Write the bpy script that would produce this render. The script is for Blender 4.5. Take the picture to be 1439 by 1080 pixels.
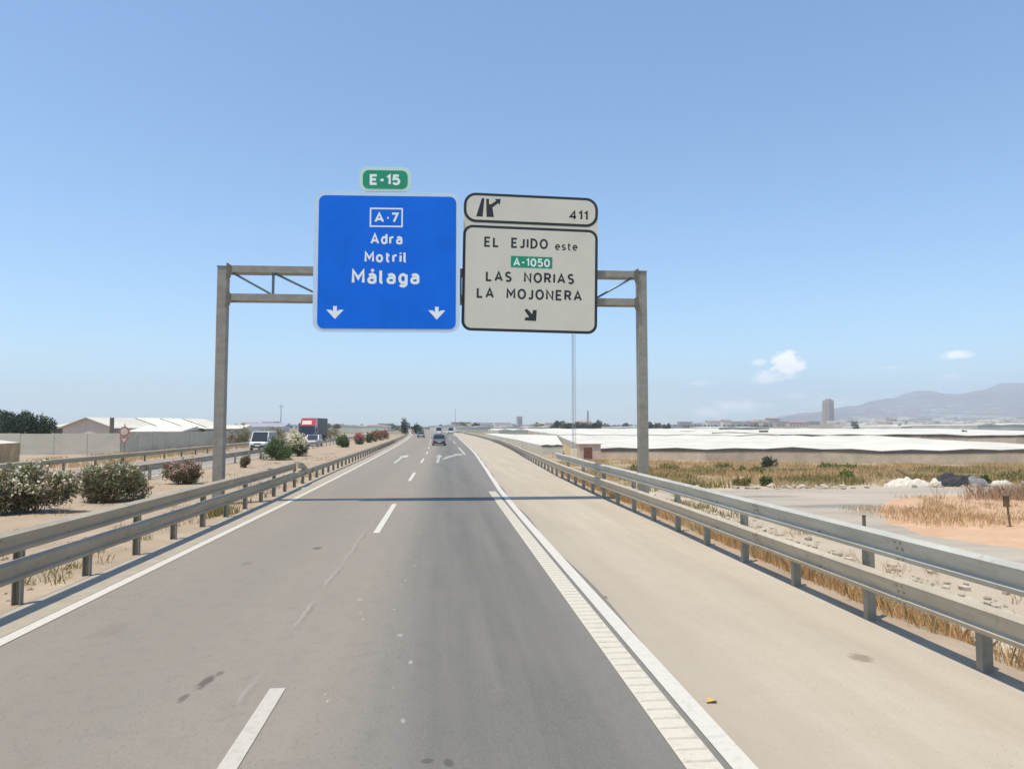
import bpy, math, random
import numpy as np
from mathutils import Vector, Matrix, noise

random.seed(7); rng = np.random.default_rng(7)
for o in list(bpy.data.objects): bpy.data.objects.remove(o)
S = bpy.context.scene; COL = S.collection
PI = math.pi

# ------------------------------------------------------------------ camera
H = 2.53
YAW, PITCH = math.radians(5.559), math.radians(3.434)
cam_d = bpy.data.cameras.new('camera'); cam = bpy.data.objects.new('camera', cam_d); COL.objects.link(cam)
cam.location = (0, 0, H); cam.rotation_euler = (PI/2 + PITCH, 0, -YAW)
cam_d.sensor_width = 36; cam_d.lens = 36*1000/1439
cam_d.clip_start = .1; cam_d.clip_end = 30000
S.camera = cam

# ------------------------------------------------------------------ world, sun, exposure
EL, AZB = math.radians(74), math.radians(35)
SUN = Vector((-math.cos(EL)*math.cos(AZB), -math.cos(EL)*math.sin(AZB), math.sin(EL)))
W = bpy.data.worlds.new('World'); S.world = W; W.use_nodes = True
nt = W.node_tree; N = nt.nodes; L_ = nt.links
bg = N['Background']; bg.inputs['Strength'].default_value = .15
sky = N.new('ShaderNodeTexSky'); sky.sky_type = 'NISHITA'; sky.sun_disc = False
sky.sun_elevation = EL; sky.sun_rotation = math.atan2(SUN.x, SUN.y)
sky.air_density = 1.0; sky.dust_density = .5; sky.ozone_density = 2.0; sky.altitude = 50

def M(op, a, b=None, c=None, clamp=False, tree=None):
    n = (tree or nt).nodes.new('ShaderNodeMath'); n.operation = op; n.use_clamp = clamp
    for i, v in enumerate((a, b, c)):
        if v is None: continue
        if isinstance(v, (int, float)): n.inputs[i].default_value = v
        else: (tree or nt).links.new(v, n.inputs[i])
    return n.outputs[0]
tc = N.new('ShaderNodeTexCoord'); sp = N.new('ShaderNodeSeparateXYZ'); L_.new(tc.outputs['Generated'], sp.inputs[0])
az = M('MULTIPLY', M('ARCTAN2', sp.outputs[0], sp.outputs[1]), 180/PI)
el = M('MULTIPLY', M('ARCSINE', sp.outputs[2]), 180/PI)
cb = N.new('ShaderNodeCombineXYZ'); L_.new(az, cb.inputs[0]); L_.new(M('MULTIPLY', el, 1.6), cb.inputs[1])
def noise_n(tree, vec, scale, detail=4, rough=.55):
    n = tree.nodes.new('ShaderNodeTexNoise'); n.inputs['Scale'].default_value = scale
    n.inputs['Detail'].default_value = detail; n.inputs['Roughness'].default_value = rough
    if vec is not None: tree.links.new(vec, n.inputs['Vector'])
    return n.outputs[0]
n1 = noise_n(nt, cb.outputs[0], .9, 5); n2 = noise_n(nt, cb.outputs[0], .35, 4)
wob = M('SUBTRACT', n1, .5); wob2 = M('SUBTRACT', n2, .5)
cloud = None
# azimuth, elevation, half width, half height, opacity, softness
for a, e, ra, re, op, so in [(26.75, 4.75, 1.15, 1.05, .98, .45), (25.3, 3.75, 1.35, .52, .85, .55), (24.75, 4.95, .7, .3, .55, .7),
                             (37.7, 4.9, 1.1, .36, .85, .7), (37.2, 3.45, .9, .3, .3, .9), (23.1, 1.6, 2.6, .55, .85, .9),
                             (21.2, 1.2, 2.0, .6, .7, 1.), (20.3, 3.4, 1.3, .3, .45, 1.), (27.2, 2.4, 1.7, .35, .55, 1.), (29.5, 1.9, 2.5, .5, .4, 1.),
                             (33.6, 4.2, 1.0, .2, .25, 1.), (-60, 6, 3, 1, .7, .7), (75, 7, 4, 1.2, .7, .7), (130, 5, 5, 1.2, .7, .7)]:
    dx = M('DIVIDE', M('SUBTRACT', az, a), ra); dy = M('DIVIDE', M('SUBTRACT', el, e), re)
    d = M('SQRT', M('ADD', M('MULTIPLY', dx, dx), M('MULTIPLY', dy, dy)))
    d = M('ADD', d, M('ADD', M('MULTIPLY', wob, 2.2), M('MULTIPLY', wob2, .8)))
    m = M('MULTIPLY', M('DIVIDE', M('SUBTRACT', 1.05, d), so, clamp=True), op)
    cloud = m if cloud is None else M('MAXIMUM', cloud, m)
mx = N.new('ShaderNodeMixRGB'); L_.new(cloud, mx.inputs[0]); tint = N.new('ShaderNodeMixRGB'); tint.blend_type = 'MULTIPLY'; tint.inputs[0].default_value = 1; tint.inputs[2].default_value = (.86, 1.075, 1.17, 1); L_.new(sky.outputs[0], tint.inputs[1]); L_.new(tint.outputs[0], mx.inputs[1])
mx.inputs[2].default_value = (9.5, 9.5, 9.4, 1); L_.new(mx.outputs[0], bg.inputs['Color'])

sl = bpy.data.lights.new('sun', 'SUN'); sl.energy = 4.8; sl.angle = math.radians(.53); sl.color = (1, .915, .76)
so_ = bpy.data.objects.new('sun', sl); COL.objects.link(so_); so_.rotation_euler = SUN.to_track_quat('Z', 'Y').to_euler(); so_.location = (0, 0, 100)
S.view_settings.view_transform = 'Standard'; S.view_settings.look = 'None'
S.view_settings.exposure = .12; S.view_settings.gamma = 1; S.view_settings.use_curve_mapping = False
S.render.engine = 'CYCLES'; S.cycles.max_bounces = 6; S.cycles.transparent_max_bounces = 6; S.cycles.volume_bounces = 1
S.cycles.use_denoising = True; S.cycles.use_adaptive_sampling = False

# ------------------------------------------------------------------ helpers
def lerp_table(t):
    xs, ys = zip(*t)
    xs = np.array(xs, float); ys = np.array(ys, float)
    def f(y): return float(np.interp(y, xs, ys))
    return f
def bx(px):
    """x / y of a bearing given by a column of the 1439 px wide photograph"""
    return (96.87+.9953*(px-719.5))/(995.3-.0969*(px-719.5))
def smooth(t): t = min(1, max(0, t)); return t*t*(3-2*t)

class MB:
    def __init__(s): s.v = []; s.f = []
    def add(s, vs, fs):
        b = len(s.v); s.v += [tuple(v) for v in vs]; s.f += [tuple(i+b for i in f) for f in fs]
    def box(s, c, d, rz=0, taper=1.0):
        x, y, z = d[0]/2, d[1]/2, d[2]/2; cs, sn = math.cos(rz), math.sin(rz)
        vs = []
        for k, (a, b, e) in enumerate([(-1,-1,-1),(1,-1,-1),(1,1,-1),(-1,1,-1),(-1,-1,1),(1,-1,1),(1,1,1),(-1,1,1)]):
            t = taper if e > 0 else 1
            px, py = a*x*t, b*y*t
            vs.append((c[0]+px*cs-py*sn, c[1]+px*sn+py*cs, c[2]+e*z))
        s.add(vs, [(0,3,2,1),(4,5,6,7),(0,1,5,4),(1,2,6,5),(2,3,7,6),(3,0,4,7)])
    def tube(s, p0, p1, r0, r1=None, n=6):
        r1 = r0 if r1 is None else r1
        p0, p1 = Vector(p0), Vector(p1); d = (p1-p0).normalized()
        a = d.orthogonal().normalized(); b = d.cross(a)
        vs = [p0+(a*math.cos(2*PI*i/n)+b*math.sin(2*PI*i/n))*r0 for i in range(n)] + \
             [p1+(a*math.cos(2*PI*i/n)+b*math.sin(2*PI*i/n))*r1 for i in range(n)]
        s.add(vs, [(i, (i+1) % n, n+(i+1) % n, n+i) for i in range(n)] + [tuple(range(n-1, -1, -1)), tuple(range(n, 2*n))])
    def prism(s, poly, y0, y1):
        """polygon in (x, z), extruded from y0 (front) to y1"""
        n = len(poly)
        vs = [(x, y0, z) for x, z in poly] + [(x, y1, z) for x, z in poly]
        s.add(vs, [tuple(range(n)), tuple(range(2*n-1, n-1, -1))] + [(i, n+i, n+(i+1) % n, (i+1) % n) for i in range(n)])
    def prism_x(s, poly, x0, x1):
        """polygon in (y, z), extruded along x"""
        n = len(poly)
        vs = [(x0, y, z) for y, z in poly] + [(x1, y, z) for y, z in poly]
        s.add(vs, [tuple(range(n-1, -1, -1)), tuple(range(n, 2*n))] + [(i, (i+1) % n, n+(i+1) % n, n+i) for i in range(n)])
    def loft(s, rings, caps=True):
        n = len(rings[0]); b = len(s.v)
        vs = [p for r in rings for p in r]; fs = []
        for k in range(len(rings)-1):
            for i in range(n):
                j = (i+1) % n
                fs.append((k*n+i, k*n+j, (k+1)*n+j, (k+1)*n+i))
        if caps: fs += [tuple(range(n-1, -1, -1)), tuple(range((len(rings)-1)*n, len(rings)*n))]
        s.add(vs, fs)
    def mesh(s, name, mat=None, smooth_=False):
        me = bpy.data.meshes.new(name); me.from_pydata(s.v, [], s.f)
        if mat: me.materials.append(mat)
        if smooth_: me.polygons.foreach_set('use_smooth', [True]*len(me.polygons))
        me.update(); return me

def npmesh(name, verts, faces, mat):
    """verts (N,3), faces (M,k) constant k"""
    verts = np.asarray(verts, np.float32); faces = np.asarray(faces, np.int32); k = faces.shape[1]
    me = bpy.data.meshes.new(name)
    me.vertices.add(len(verts)); me.vertices.foreach_set('co', verts.ravel())
    me.loops.add(faces.size); me.loops.foreach_set('vertex_index', faces.ravel())
    me.polygons.add(len(faces)); me.polygons.foreach_set('loop_start', np.arange(0, faces.size, k, dtype=np.int32))
    if mat: me.materials.append(mat)
    me.update(calc_edges=True); return me

def wloc(o):
    p = Vector(o.location)
    while o.parent: o = o.parent; p = p+Vector(o.location)
    return p
def obj(name, me, parent=None, loc=(0,0,0), rz=0, mat=None, world=False):
    if isinstance(me, MB): me = me.mesh(name, mat)
    o = bpy.data.objects.new(name, me); COL.objects.link(o)
    if parent:
        o.parent = parent
        if world: loc = Vector(loc)-wloc(parent)
    o.location = loc; o.rotation_euler = (0, 0, rz); return o
def tag(o, label=None, cat=None, group=None, kind=None):
    if label: o['label'] = label
    if cat: o['category'] = cat
    if group: o['group'] = group
    if kind: o['kind'] = kind
    return o
def thing(name, label, cat, loc=(0,0,0), rz=0, group=None):
    o = bpy.data.objects.new(name, None); COL.objects.link(o); o.location = loc; o.rotation_euler = (0,0,rz)
    o.empty_display_size = .3
    return tag(o, label, cat, group)
def struct(name, me, mat=None, loc=(0,0,0)):
    return tag(obj(name, me, None, loc, mat=mat), kind='structure')
def copy_tree(o, parent=None):
    c = o.copy(); COL.objects.link(c); c.parent = parent
    for ch in list(o.children): copy_tree(ch, c)
    return c

# ------------------------------------------------------------------ materials
def mat(name, col, rough=.7, metal=0, var=.0, vscale=3., bump=0, bscale=30, col2=None, island=0, trans=0, coat=0, objrand=0, detail=4, spec=.4):
    m = bpy.data.materials.new(name); m.use_nodes = True; t = m.node_tree; p = t.nodes['Principled BSDF']
    p.inputs['Roughness'].default_value = rough; p.inputs['Metallic'].default_value = metal
    p.inputs['Specular IOR Level'].default_value = spec
    if coat: p.inputs['Coat Weight'].default_value = coat
    c4 = (*col, 1)
    p.inputs['Base Color'].default_value = c4
    src = None
    if var or col2:
        tcn = t.nodes.new('ShaderNodeTexCoord'); geo = t.nodes.new('ShaderNodeNewGeometry')
        nz = noise_n(t, geo.outputs['Position'], vscale, detail, .6)
        rmp = t.nodes.new('ShaderNodeValToRGB'); t.links.new(nz, rmp.inputs[0])
        lo = col2 or tuple(c*(1-var) for c in col); hi = col if col2 else tuple(min(1, c*(1+var)) for c in col)
        rmp.color_ramp.elements[0].position = .32; rmp.color_ramp.elements[1].position = .68
        rmp.color_ramp.elements[0].color = (*lo, 1); rmp.color_ramp.elements[1].color = (*hi, 1)
        src = rmp.outputs[0]
    if island or objrand:
        hsv = t.nodes.new('ShaderNodeHueSaturation')
        if src: t.links.new(src, hsv.inputs['Color'])
        else: hsv.inputs['Color'].default_value = c4
        if island: r = t.nodes.new('ShaderNodeNewGeometry').outputs['Random Per Island']
        else: r = t.nodes.new('ShaderNodeObjectInfo').outputs['Random']
        k = island or objrand
        t.links.new(M('ADD', M('MULTIPLY', r, 2*k, tree=t), 1-k, tree=t), hsv.inputs['Value'])
        t.links.new(M('ADD', M('MULTIPLY', M('FRACT', M('MULTIPLY', r, 7.31, tree=t), tree=t), .06*k/.4, tree=t), .5-.03*k/.4, tree=t), hsv.inputs['Hue'])
        src = hsv.outputs[0]
    if src: t.links.new(src, p.inputs['Base Color'])
    if trans:
        p.inputs['Subsurface Weight'].default_value = 0
        tr = t.nodes.new('ShaderNodeBsdfTranslucent'); mxs = t.nodes.new('ShaderNodeMixShader'); mxs.inputs[0].default_value = trans
        if src: t.links.new(src, tr.inputs[0])
        else: tr.inputs[0].default_value = c4
        out = t.nodes['Material Output']; t.links.new(p.outputs[0], mxs.inputs[1]); t.links.new(tr.outputs[0], mxs.inputs[2]); t.links.new(mxs.outputs[0], out.inputs[0])
    if bump:
        geo2 = t.nodes.new('ShaderNodeNewGeometry')
        nb = noise_n(t, geo2.outputs['Position'], bscale, 5, .6); bp = t.nodes.new('ShaderNodeBump')
        bp.inputs['Strength'].default_value = bump; bp.inputs['Distance'].default_value = .05
        t.links.new(nb, bp.inputs['Height']); t.links.new(bp.outputs[0], p.inputs['Normal'])
    return m

class NB:
    """small node builder for the larger surface materials"""
    def __init__(s, name, rough=.9, spec=.3):
        s.m = bpy.data.materials.new(name); s.m.use_nodes = True; s.t = s.m.node_tree; s.p = s.t.nodes['Principled BSDF']
        s.p.inputs['Roughness'].default_value = rough; s.p.inputs['Specular IOR Level'].default_value = spec
        g = s.t.nodes.new('ShaderNodeNewGeometry'); s.pos = g.outputs['Position']
        q = s.t.nodes.new('ShaderNodeSeparateXYZ'); s.t.links.new(s.pos, q.inputs[0]); s.x, s.y, s.z = q.outputs
    def k(s, op, a, b=None, c=None, clamp=False): return M(op, a, b, c, clamp, s.t)
    def scaled(s, sx, sy, sz=1):
        mp = s.t.nodes.new('ShaderNodeMapping'); s.t.links.new(s.pos, mp.inputs[0]); mp.inputs['Scale'].default_value = (sx, sy, sz); return mp.outputs[0]
    def noise(s, scale, detail=4, rough=.6, vec=None): return noise_n(s.t, vec or s.pos, scale, detail, rough)
    def ramp(s, f, lo, hi):  # linear 0..1
        return s.k('DIVIDE', s.k('SUBTRACT', f, lo), hi-lo, clamp=True)
    def mix(s, f, a, b, mode='MIX'):
        n = s.t.nodes.new('ShaderNodeMixRGB'); n.blend_type = mode
        for i, v in enumerate((f, a, b)):
            if isinstance(v, (int, float)): n.inputs[i].default_value = v
            elif isinstance(v, tuple): n.inputs[i].default_value = (*v, 1)
            else: s.t.links.new(v, n.inputs[i])
        return n.outputs[0]
    def band(s, f, c, w, soft):  # 1 inside |f-c|<w
        return s.k('DIVIDE', s.k('SUBTRACT', w+soft, s.k('ABSOLUTE', s.k('SUBTRACT', f, c))), soft, clamp=True)
    def spot(s, cx, cy, rx, ry, nz):
        a = s.k('DIVIDE', s.k('SUBTRACT', s.x, cx), rx); b = s.k('DIVIDE', s.k('SUBTRACT', s.y, cy), ry)
        d = s.k('SQRT', s.k('ADD', s.k('MULTIPLY', a, a), s.k('MULTIPLY', b, b)))
        return s.k('DIVIDE', s.k('SUBTRACT', 1.1, s.k('ADD', d, s.k('MULTIPLY', s.k('SUBTRACT', nz, .5), 1.6))), .5, clamp=True)
    def done(s, col, bump=None, strength=.3, dist=.02):
        s.t.links.new(col, s.p.inputs['Base Color'])
        if bump is not None:
            b = s.t.nodes.new('ShaderNodeBump'); b.inputs['Strength'].default_value = strength; b.inputs['Distance'].default_value = dist
            s.t.links.new(bump, b.inputs['Height']); s.t.links.new(b.outputs[0], s.p.inputs['Normal'])
        return s.m

# asphalt: warm worn left lane, greyer oil-darkened right lane
b = NB('asphalt', .85)
fine = b.noise(90, 3, .7); mid = b.noise(4, 5, .65); streak = b.noise(1, 5, .6, b.scaled(2.2, .09)); big = b.noise(.35, 4)
fine2 = b.noise(28, 2, .6)
c = b.mix(b.ramp(b.x, -1.25, -.1), (.25, .215, .172), (.160, .152, .132))
lane = b.k('MAXIMUM', b.band(b.x, .55, .35, 1.0), b.band(b.x, 1.25, .1, .5))
c = b.mix(b.k('MULTIPLY', lane, .7), c, (.106, .104, .094))
c = b.mix(b.k('MULTIPLY', b.band(b.x, -3.4, .3, .9), .2), c, (.15, .14, .128))
c = b.mix(b.k('MULTIPLY', b.ramp(b.x, 1.6, 1.95), .5), c, (.17, .16, .145))
c = b.mix(b.k('MULTIPLY', b.ramp(streak, .38, .68), .45), c, (.215, .195, .175))
c = b.mix(b.k('MULTIPLY', b.ramp(mid, .5, .75), .25), c, (.11, .105, .1))
c = b.mix(b.k('MULTIPLY', b.ramp(big, .45, .7), .25), c, (.2, .175, .15))
c = b.mix(b.k('MULTIPLY', b.ramp(fine, .55, .72), .5), c, (.34, .31, .27))
c = b.mix(b.k('MULTIPLY', b.ramp(fine2, .6, .72), .45), c, (.095, .09, .083))
crk = b.noise(.9, 6, .75, b.scaled(1, .5)); c = b.mix(b.k('MULTIPLY', b.k('MULTIPLY', b.band(crk, .5, .0012, .003), b.ramp(b.noise(.22, 2), .52, .6)), .55), c, (.09, .085, .08))
jn = b.noise(1.3, 4, .6, b.scaled(.2, 1.)); jx = b.k('ADD', b.x, b.k('MULTIPLY', b.k('SUBTRACT', jn, .5), .14))
jb = b.noise(.8, 3, .5)
c = b.mix(b.k('MULTIPLY', b.band(jx, -1.86, .006, .022), b.k('MULTIPLY', b.ramp(jb, .44, .6), b.k('MULTIPLY', b.k('SUBTRACT', 1, b.ramp(b.y, 18, 30)), .75))), c, (.31, .285, .255))
c = b.mix(b.k('MULTIPLY', b.band(jx, -1.80, .012, .04), b.k('MULTIPLY', b.ramp(jb, .45, .7), .4)), c, (.13, .125, .12))
for sx, sy, rx, ry, a in [(-2.33, 7.5, .06, .22, .7), (-2.4, 7.1, .04, .12, .6), (-2.27, 7.75, .04, .09, .5), (-2.6, 15.4, .09, .18, .7), (-3.6, 13.8, .12, .2, .25),
                          (-.1, 5.6, .05, .05, .6), (.06, 5.55, .04, .07, .6), (-.7, 5.45, .05, .06, .4), (-4.1, 9.5, .2, .4, .15)]:
    c = b.mix(b.k('MULTIPLY', b.spot(sx, sy, rx, ry, b.noise(9, 3)), a), c, (.06, .055, .052))
# pale scuffs on the left of the right lane
sc = b.noise(7, 2, .4, b.scaled(1, .55)); c = b.mix(b.k('MULTIPLY', b.k('MULTIPLY', b.ramp(sc, .71, .75), b.band(b.x, -.75, .35, .2)), .7), c, (.45, .42, .4))
M_ASPH = b.done(c, b.k('ADD', b.k('MULTIPLY', fine, .7), fine2), .25, .012)

b = NB('dusty_shoulder', .95, .2)
fine = b.noise(70, 3, .7); mid = b.noise(2.2, 5, .6); streak = b.noise(1, 5, .6, b.scaled(1.6, .12)); f3 = b.noise(24, 3)
c = b.mix(b.ramp(streak, .35, .7), (.38, .325, .25), (.44, .38, .298))
c = b.mix(b.k('MULTIPLY', b.ramp(mid, .45, .75), .35), c, (.37, .305, .23))
c = b.mix(b.k('MULTIPLY', b.ramp(fine, .6, .78), .3), c, (.27, .23, .185))
c = b.mix(b.k('MULTIPLY', b.ramp(f3, .62, .74), .45), c, (.56, .49, .40))
c = b.mix(b.k('MULTIPLY', b.ramp(b.noise(45, 2, .5), .66, .72), .55), c, (.22, .19, .155))
c = b.mix(b.k('MULTIPLY', b.ramp(b.noise(.5, 6, .7, b.scaled(1, .35)), .52, .72), .35), c, (.33, .285, .225))
c = b.mix(b.k('MULTIPLY', b.k('SUBTRACT', 1, b.ramp(b.x, 2.5, 3.6)), .5), c, (.32, .275, .22))
c = b.mix(b.k('MULTIPLY', b.spot(4.58, 7.56, .13, .16, b.noise(10, 3)), .6), c, (.17, .13, .075))
c = b.mix(b.k('MULTIPLY', b.spot(2.42, 10.55, .05, .1, b.noise(10, 3)), .7), c, (.12, .1, .08))
M_SHOUL = b.done(c, b.k('ADD', fine, f3), .2, .01)

b = NB('ground_dirt', 1, .1)
n_big = b.noise(.06, 5, .6); n_mid = b.noise(.7, 6, .65); n_f = b.noise(14, 4, .7); n_v = b.noise(.012, 4, .5)
c = b.mix(b.ramp(n_mid, .3, .7), (.295, .23, .165), (.42, .335, .25))
c = b.mix(b.k('MULTIPLY', b.ramp(n_big, .45, .65), .5), c, (.40, .285, .185))
c = b.mix(b.k('MULTIPLY', b.ramp(n_f, .55, .75), .4), c, (.27, .215, .155))
c = b.mix(b.k('MULTIPLY', b.ramp(b.x, 6.4, 7.6), .55), c, (.47, .405, .315))
fld = b.k('MULTIPLY', b.ramp(b.y, 46, 52), b.ramp(b.x, 9, 12))
c = b.mix(b.k('MULTIPLY', fld, b.ramp(n_mid, .25, .6)), c, (.30, .215, .115))
far = b.ramp(b.y, 140, 320)
c = b.mix(b.k('MULTIPLY', far, .7), c, (.20, .17, .11))
c = b.mix(b.k('MULTIPLY', far, b.k('MULTIPLY', b.ramp(n_v, .5, .56), .6)), c, (.10, .11, .055))
M_GROUND = b.done(c, b.k('ADD', n_mid, b.k('MULTIPLY', n_f, .35)), .5, .15)

b = NB('service_road_gravel', .95, .2)
c = b.mix(b.ramp(b.noise(1, 5, .6, b.scaled(.12, .55)), .35, .68), (.32, .28, .23), (.43, .37, .295))
c = b.mix(b.k('MULTIPLY', b.ramp(b.noise(12, 4), .55, .75), .35), c, (.22, .2, .175))
tr_ = b.noise(.35, 4); c = b.mix(b.k('MULTIPLY', b.spot(20, 35, 4, .9, tr_), .6), c, (.16, .15, .14))
c = b.mix(b.k('MULTIPLY', b.spot(17.5, 40, 3.5, .6, tr_), .5), c, (.17, .16, .15))
M_SERV = b.done(c, b.noise(25, 4), .3, .03)
b = NB('reddish_dirt', 1, .1)
c = b.mix(b.ramp(b.noise(.8, 5), .3, .7), (.46, .28, .175), (.53, .37, .25))
c = b.mix(b.k('MULTIPLY', b.ramp(b.noise(9, 4), .55, .75), .5), c, (.34, .22, .14))
M_RED = b.done(c, b.noise(3, 5), .5, .12)
b = NB('dusty_gutter', .95, .2)
c = b.mix(b.ramp(b.noise(3, 5), .3, .7), (.30, .265, .215), (.385, .335, .265))
c = b.mix(b.k('MULTIPLY', b.ramp(b.noise(60, 3), .55, .75), .3), c, (.22, .19, .16))
M_GUT = b.done(c, b.noise(60, 3), .2, .01)
def paint(name, col, worn):
    b = NB(name, .7, .4)
    w = b.noise(11, 5, .7); w2 = b.noise(45, 3, .7)
    c = b.mix(b.k('MULTIPLY', b.ramp(w, .5, .75), worn), col, tuple(x*.5 for x in col))
    c = b.mix(b.k('MULTIPLY', b.ramp(w2, .6, .72), worn), c, (.25, .23, .21))
    return b.done(c, w2, .15, .01)
M_PAINT = paint('white_road_paint', (.54, .505, .445), .4)
M_PAINT_OLD = paint('worn_road_paint', (.46, .425, .365), .5)
M_PAINT_FAINT = paint('faint_road_paint', (.36, .345, .305), .6)
M_RUMB = paint('rumble_paint', (.53, .485, .40), .4)
def steel(name, col, rough=.45, metal=.35):
    b = NB(name, rough, .4); b.p.inputs['Metallic'].default_value = metal
    c = b.mix(b.ramp(b.noise(1, 5, .6, b.scaled(3, .8, 6)), .3, .7), tuple(x*.82 for x in col), tuple(x*1.1 for x in col))
    c = b.mix(b.k('MULTIPLY', b.ramp(b.noise(6, 4), .56, .72), .5), c, (col[0]*.7, col[1]*.6, col[2]*.48))
    c = b.mix(b.k('MULTIPLY', b.ramp(b.noise(1, 4, .7, b.scaled(9, 1.6, 14)), .6, .72), .4), c, (col[0]*.6, col[1]*.5, col[2]*.4))
    return b.done(c)
M_RAIL_L = steel('dusty_galvanised_steel', (.38, .33, .25), .6, .0)
M_RAIL_R = steel('galvanised_steel', (.445, .39, .305), .55, .0)
M_RAIL_RU = steel('cool_galvanised_steel', (.44, .43, .375), .55, .05)
M_POST = steel('rail_post_steel', (.30, .27, .215), .6, .1)
M_GANT = steel('gantry_steel', (.31, .275, .225), .6, .15)
M_BRACE = steel('brace_steel', (.11, .15, .19), .5, .3)
M_GUSS = steel('gusset_steel', (.17, .14, .10), .6, .2)
M_BLUE = mat('blue_sign_sheet', (.004, .145, .70), .5, var=.07, vscale=1.1, spec=.15)
M_SWHITE = mat('cream_sign_sheet', (.66, .60, .485), .5, var=.04, vscale=1.2)
M_SBORD = mat('pale_blue_border', (.55, .68, .80), .5, var=.04)
M_LETTER = mat('white_lettering', (.85, .86, .83), .5)
M_BLACK = mat('black_lettering', (.022, .024, .022), .5)
M_GREEN = mat('green_sign_sheet', (.012, .27, .135), .45, var=.05)
M_GBORD = mat('pale_green_border', (.55, .74, .64), .5)
M_ALU = mat('sign_back_aluminium', (.42, .43, .43), .4, metal=.6)

# ------------------------------------------------------------------ line tables (x at distance y along the road)
Lx = lerp_table([(-30,-5.13),(24,-5.17),(38,-5.28),(60,-5.55),(103,-6.24),(140,-7.0),(171,-7.9),(230,-9.8),(285,-11.8),(420,-18),(520,-24),(650,-33)])
Cx = lerp_table([(-30,-1.6),(24,-1.56),(58,-1.5),(72,-1.5),(125,-2.1),(171,-2.9),(230,-4.4),(285,-6.2),(420,-12),(520,-18),(650,-27)])
R1 = lerp_table([(45,2.1),(67,2.07),(88,2.02),(121,1.92),(160,1.58),(230,.6),(285,-.8),(420,-6.5),(520,-12),(650,-21)])
R2 = lerp_table([(-30,2.24),(20,2.25),(28,2.3),(46,2.68),(69,3.13),(91,3.32),(127,3.5),(196,3.9),(285,3.4),(420,-.5),(520,-6),(650,-15)])
RR = lerp_table([(-30,5.6),(10,5.62),(17,5.72),(26,5.72),(37,5.95),(58,6.8),(79,7.72),(105,8.5),(133,9.0),(200,9.3),(285,8.2),(420,4),(520,-1),(650,-10)])
RL = lerp_table([(-30,-6.03),(13,-6.03),(25,-6.1),(36,-6.3),(63,-6.65),(115,-7.7),(171,-9.2),(285,-13.2),(420,-19.5),(520,-25.5),(650,-34.5)])
OI = lerp_table([(-30,-13.7),(25,-13.8),(54,-14.7),(115,-16.4),(171,-18),(285,-22.5),(420,-29),(650,-44)])
OO = lerp_table([(-30,-21.7),(37,-21.7),(66,-22.3),(115,-25),(171,-28),(285,-33),(420,-40),(650,-55)])
def hill2(x, y): return 26*smooth((x/max(y, 1)-.40)/.3)*smooth((y-650)/1650)
def floor_z(x, y):
    if y < 46: return -1.5
    if y < 100:
        return -1.5-1.25*smooth((y-46)/50)*(.4+.6*smooth((x-20)/45))
    b0 = -1.5-1.25*(.4+.6*smooth((x-20)/45))
    t = min(1, (y-100)/230)
    z = b0*(1-t)+.7*t
    if y > 330: z = .7+1.3*smooth((y-330)/900)+hill2(x, min(y, 2600))
    return z
SD = [(0,0),(.35,0),(.9,.1),(1.9,.5),(2.6,.74),(3.4,1)]
sdx, sdy = zip(*SD)
DCOL = [0,.35,.9,1.4,1.9,2.6,3.4,5,7,10,14,19,25,32,40,50,65,85,110,150,220,350,600,1000,2000,4000,7500]
LCOL = [-7000,-3000,-1200,-500,-250,-150,-110,-85,-70,-60,-52,-46,-41,-36,-32,-28,-24,-18,-12,-6,0]
def terr(x, y):
    d = x-RR(y)
    if d <= .35:
        if x > OO(y)-8: return 0.
        t = smooth((OO(y)-8-x)/25)
        return 0. if y < 150 else t*(1.2*smooth((y-150)/400)+.8*smooth((y-600)/900))
    z = floor_z(x, y)*float(np.interp(d, sdx, sdy))
    if d > 1 and not (y < 48 and d > 3.0) : z += .10*noise.noise((x*.35, y*.35, 0))
    return z
rows = [-40, -20, -10] + list(np.arange(-4, 60, 2)) + list(np.arange(60, 160, 4)) + list(np.arange(160, 330, 10)) + [330+k*k*4+25*k for k in range(0, 34)]
rows = [float(r) for r in rows if r < 6800] + [7000.]
V, F = [], []
nc = len(LCOL)+len(DCOL)
for y in rows:
    r = RR(y) if y < 650 else RR(650)
    for c in LCOL: V.append((c+(r if c == 0 else 0)*0 + (0 if c < -1000 else 0), y, terr(c, y) if c < 0 else 0.))
    for d in DCOL: V.append((r+d, y, terr(r+d, y) if d > 0 else 0.))
for i in range(len(rows)-1):
    y = rows[i]
    for j in range(nc-1): a = i*nc+j; F.append((a, a+1, a+nc+1, a+nc))
# column x=0 must stay left of the rail; far away the road swings left, so clamp the left columns
V = [(min(v[0], (RR(min(v[1], 650))-.6)) if (k % nc) < len(LCOL) else v[0], v[1], v[2]) for k, v in enumerate(V)]
gm = npmesh('ground', V, F, M_GROUND); gm.polygons.foreach_set('use_smooth', [True]*len(gm.polygons))
struct('ground', gm)

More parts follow.
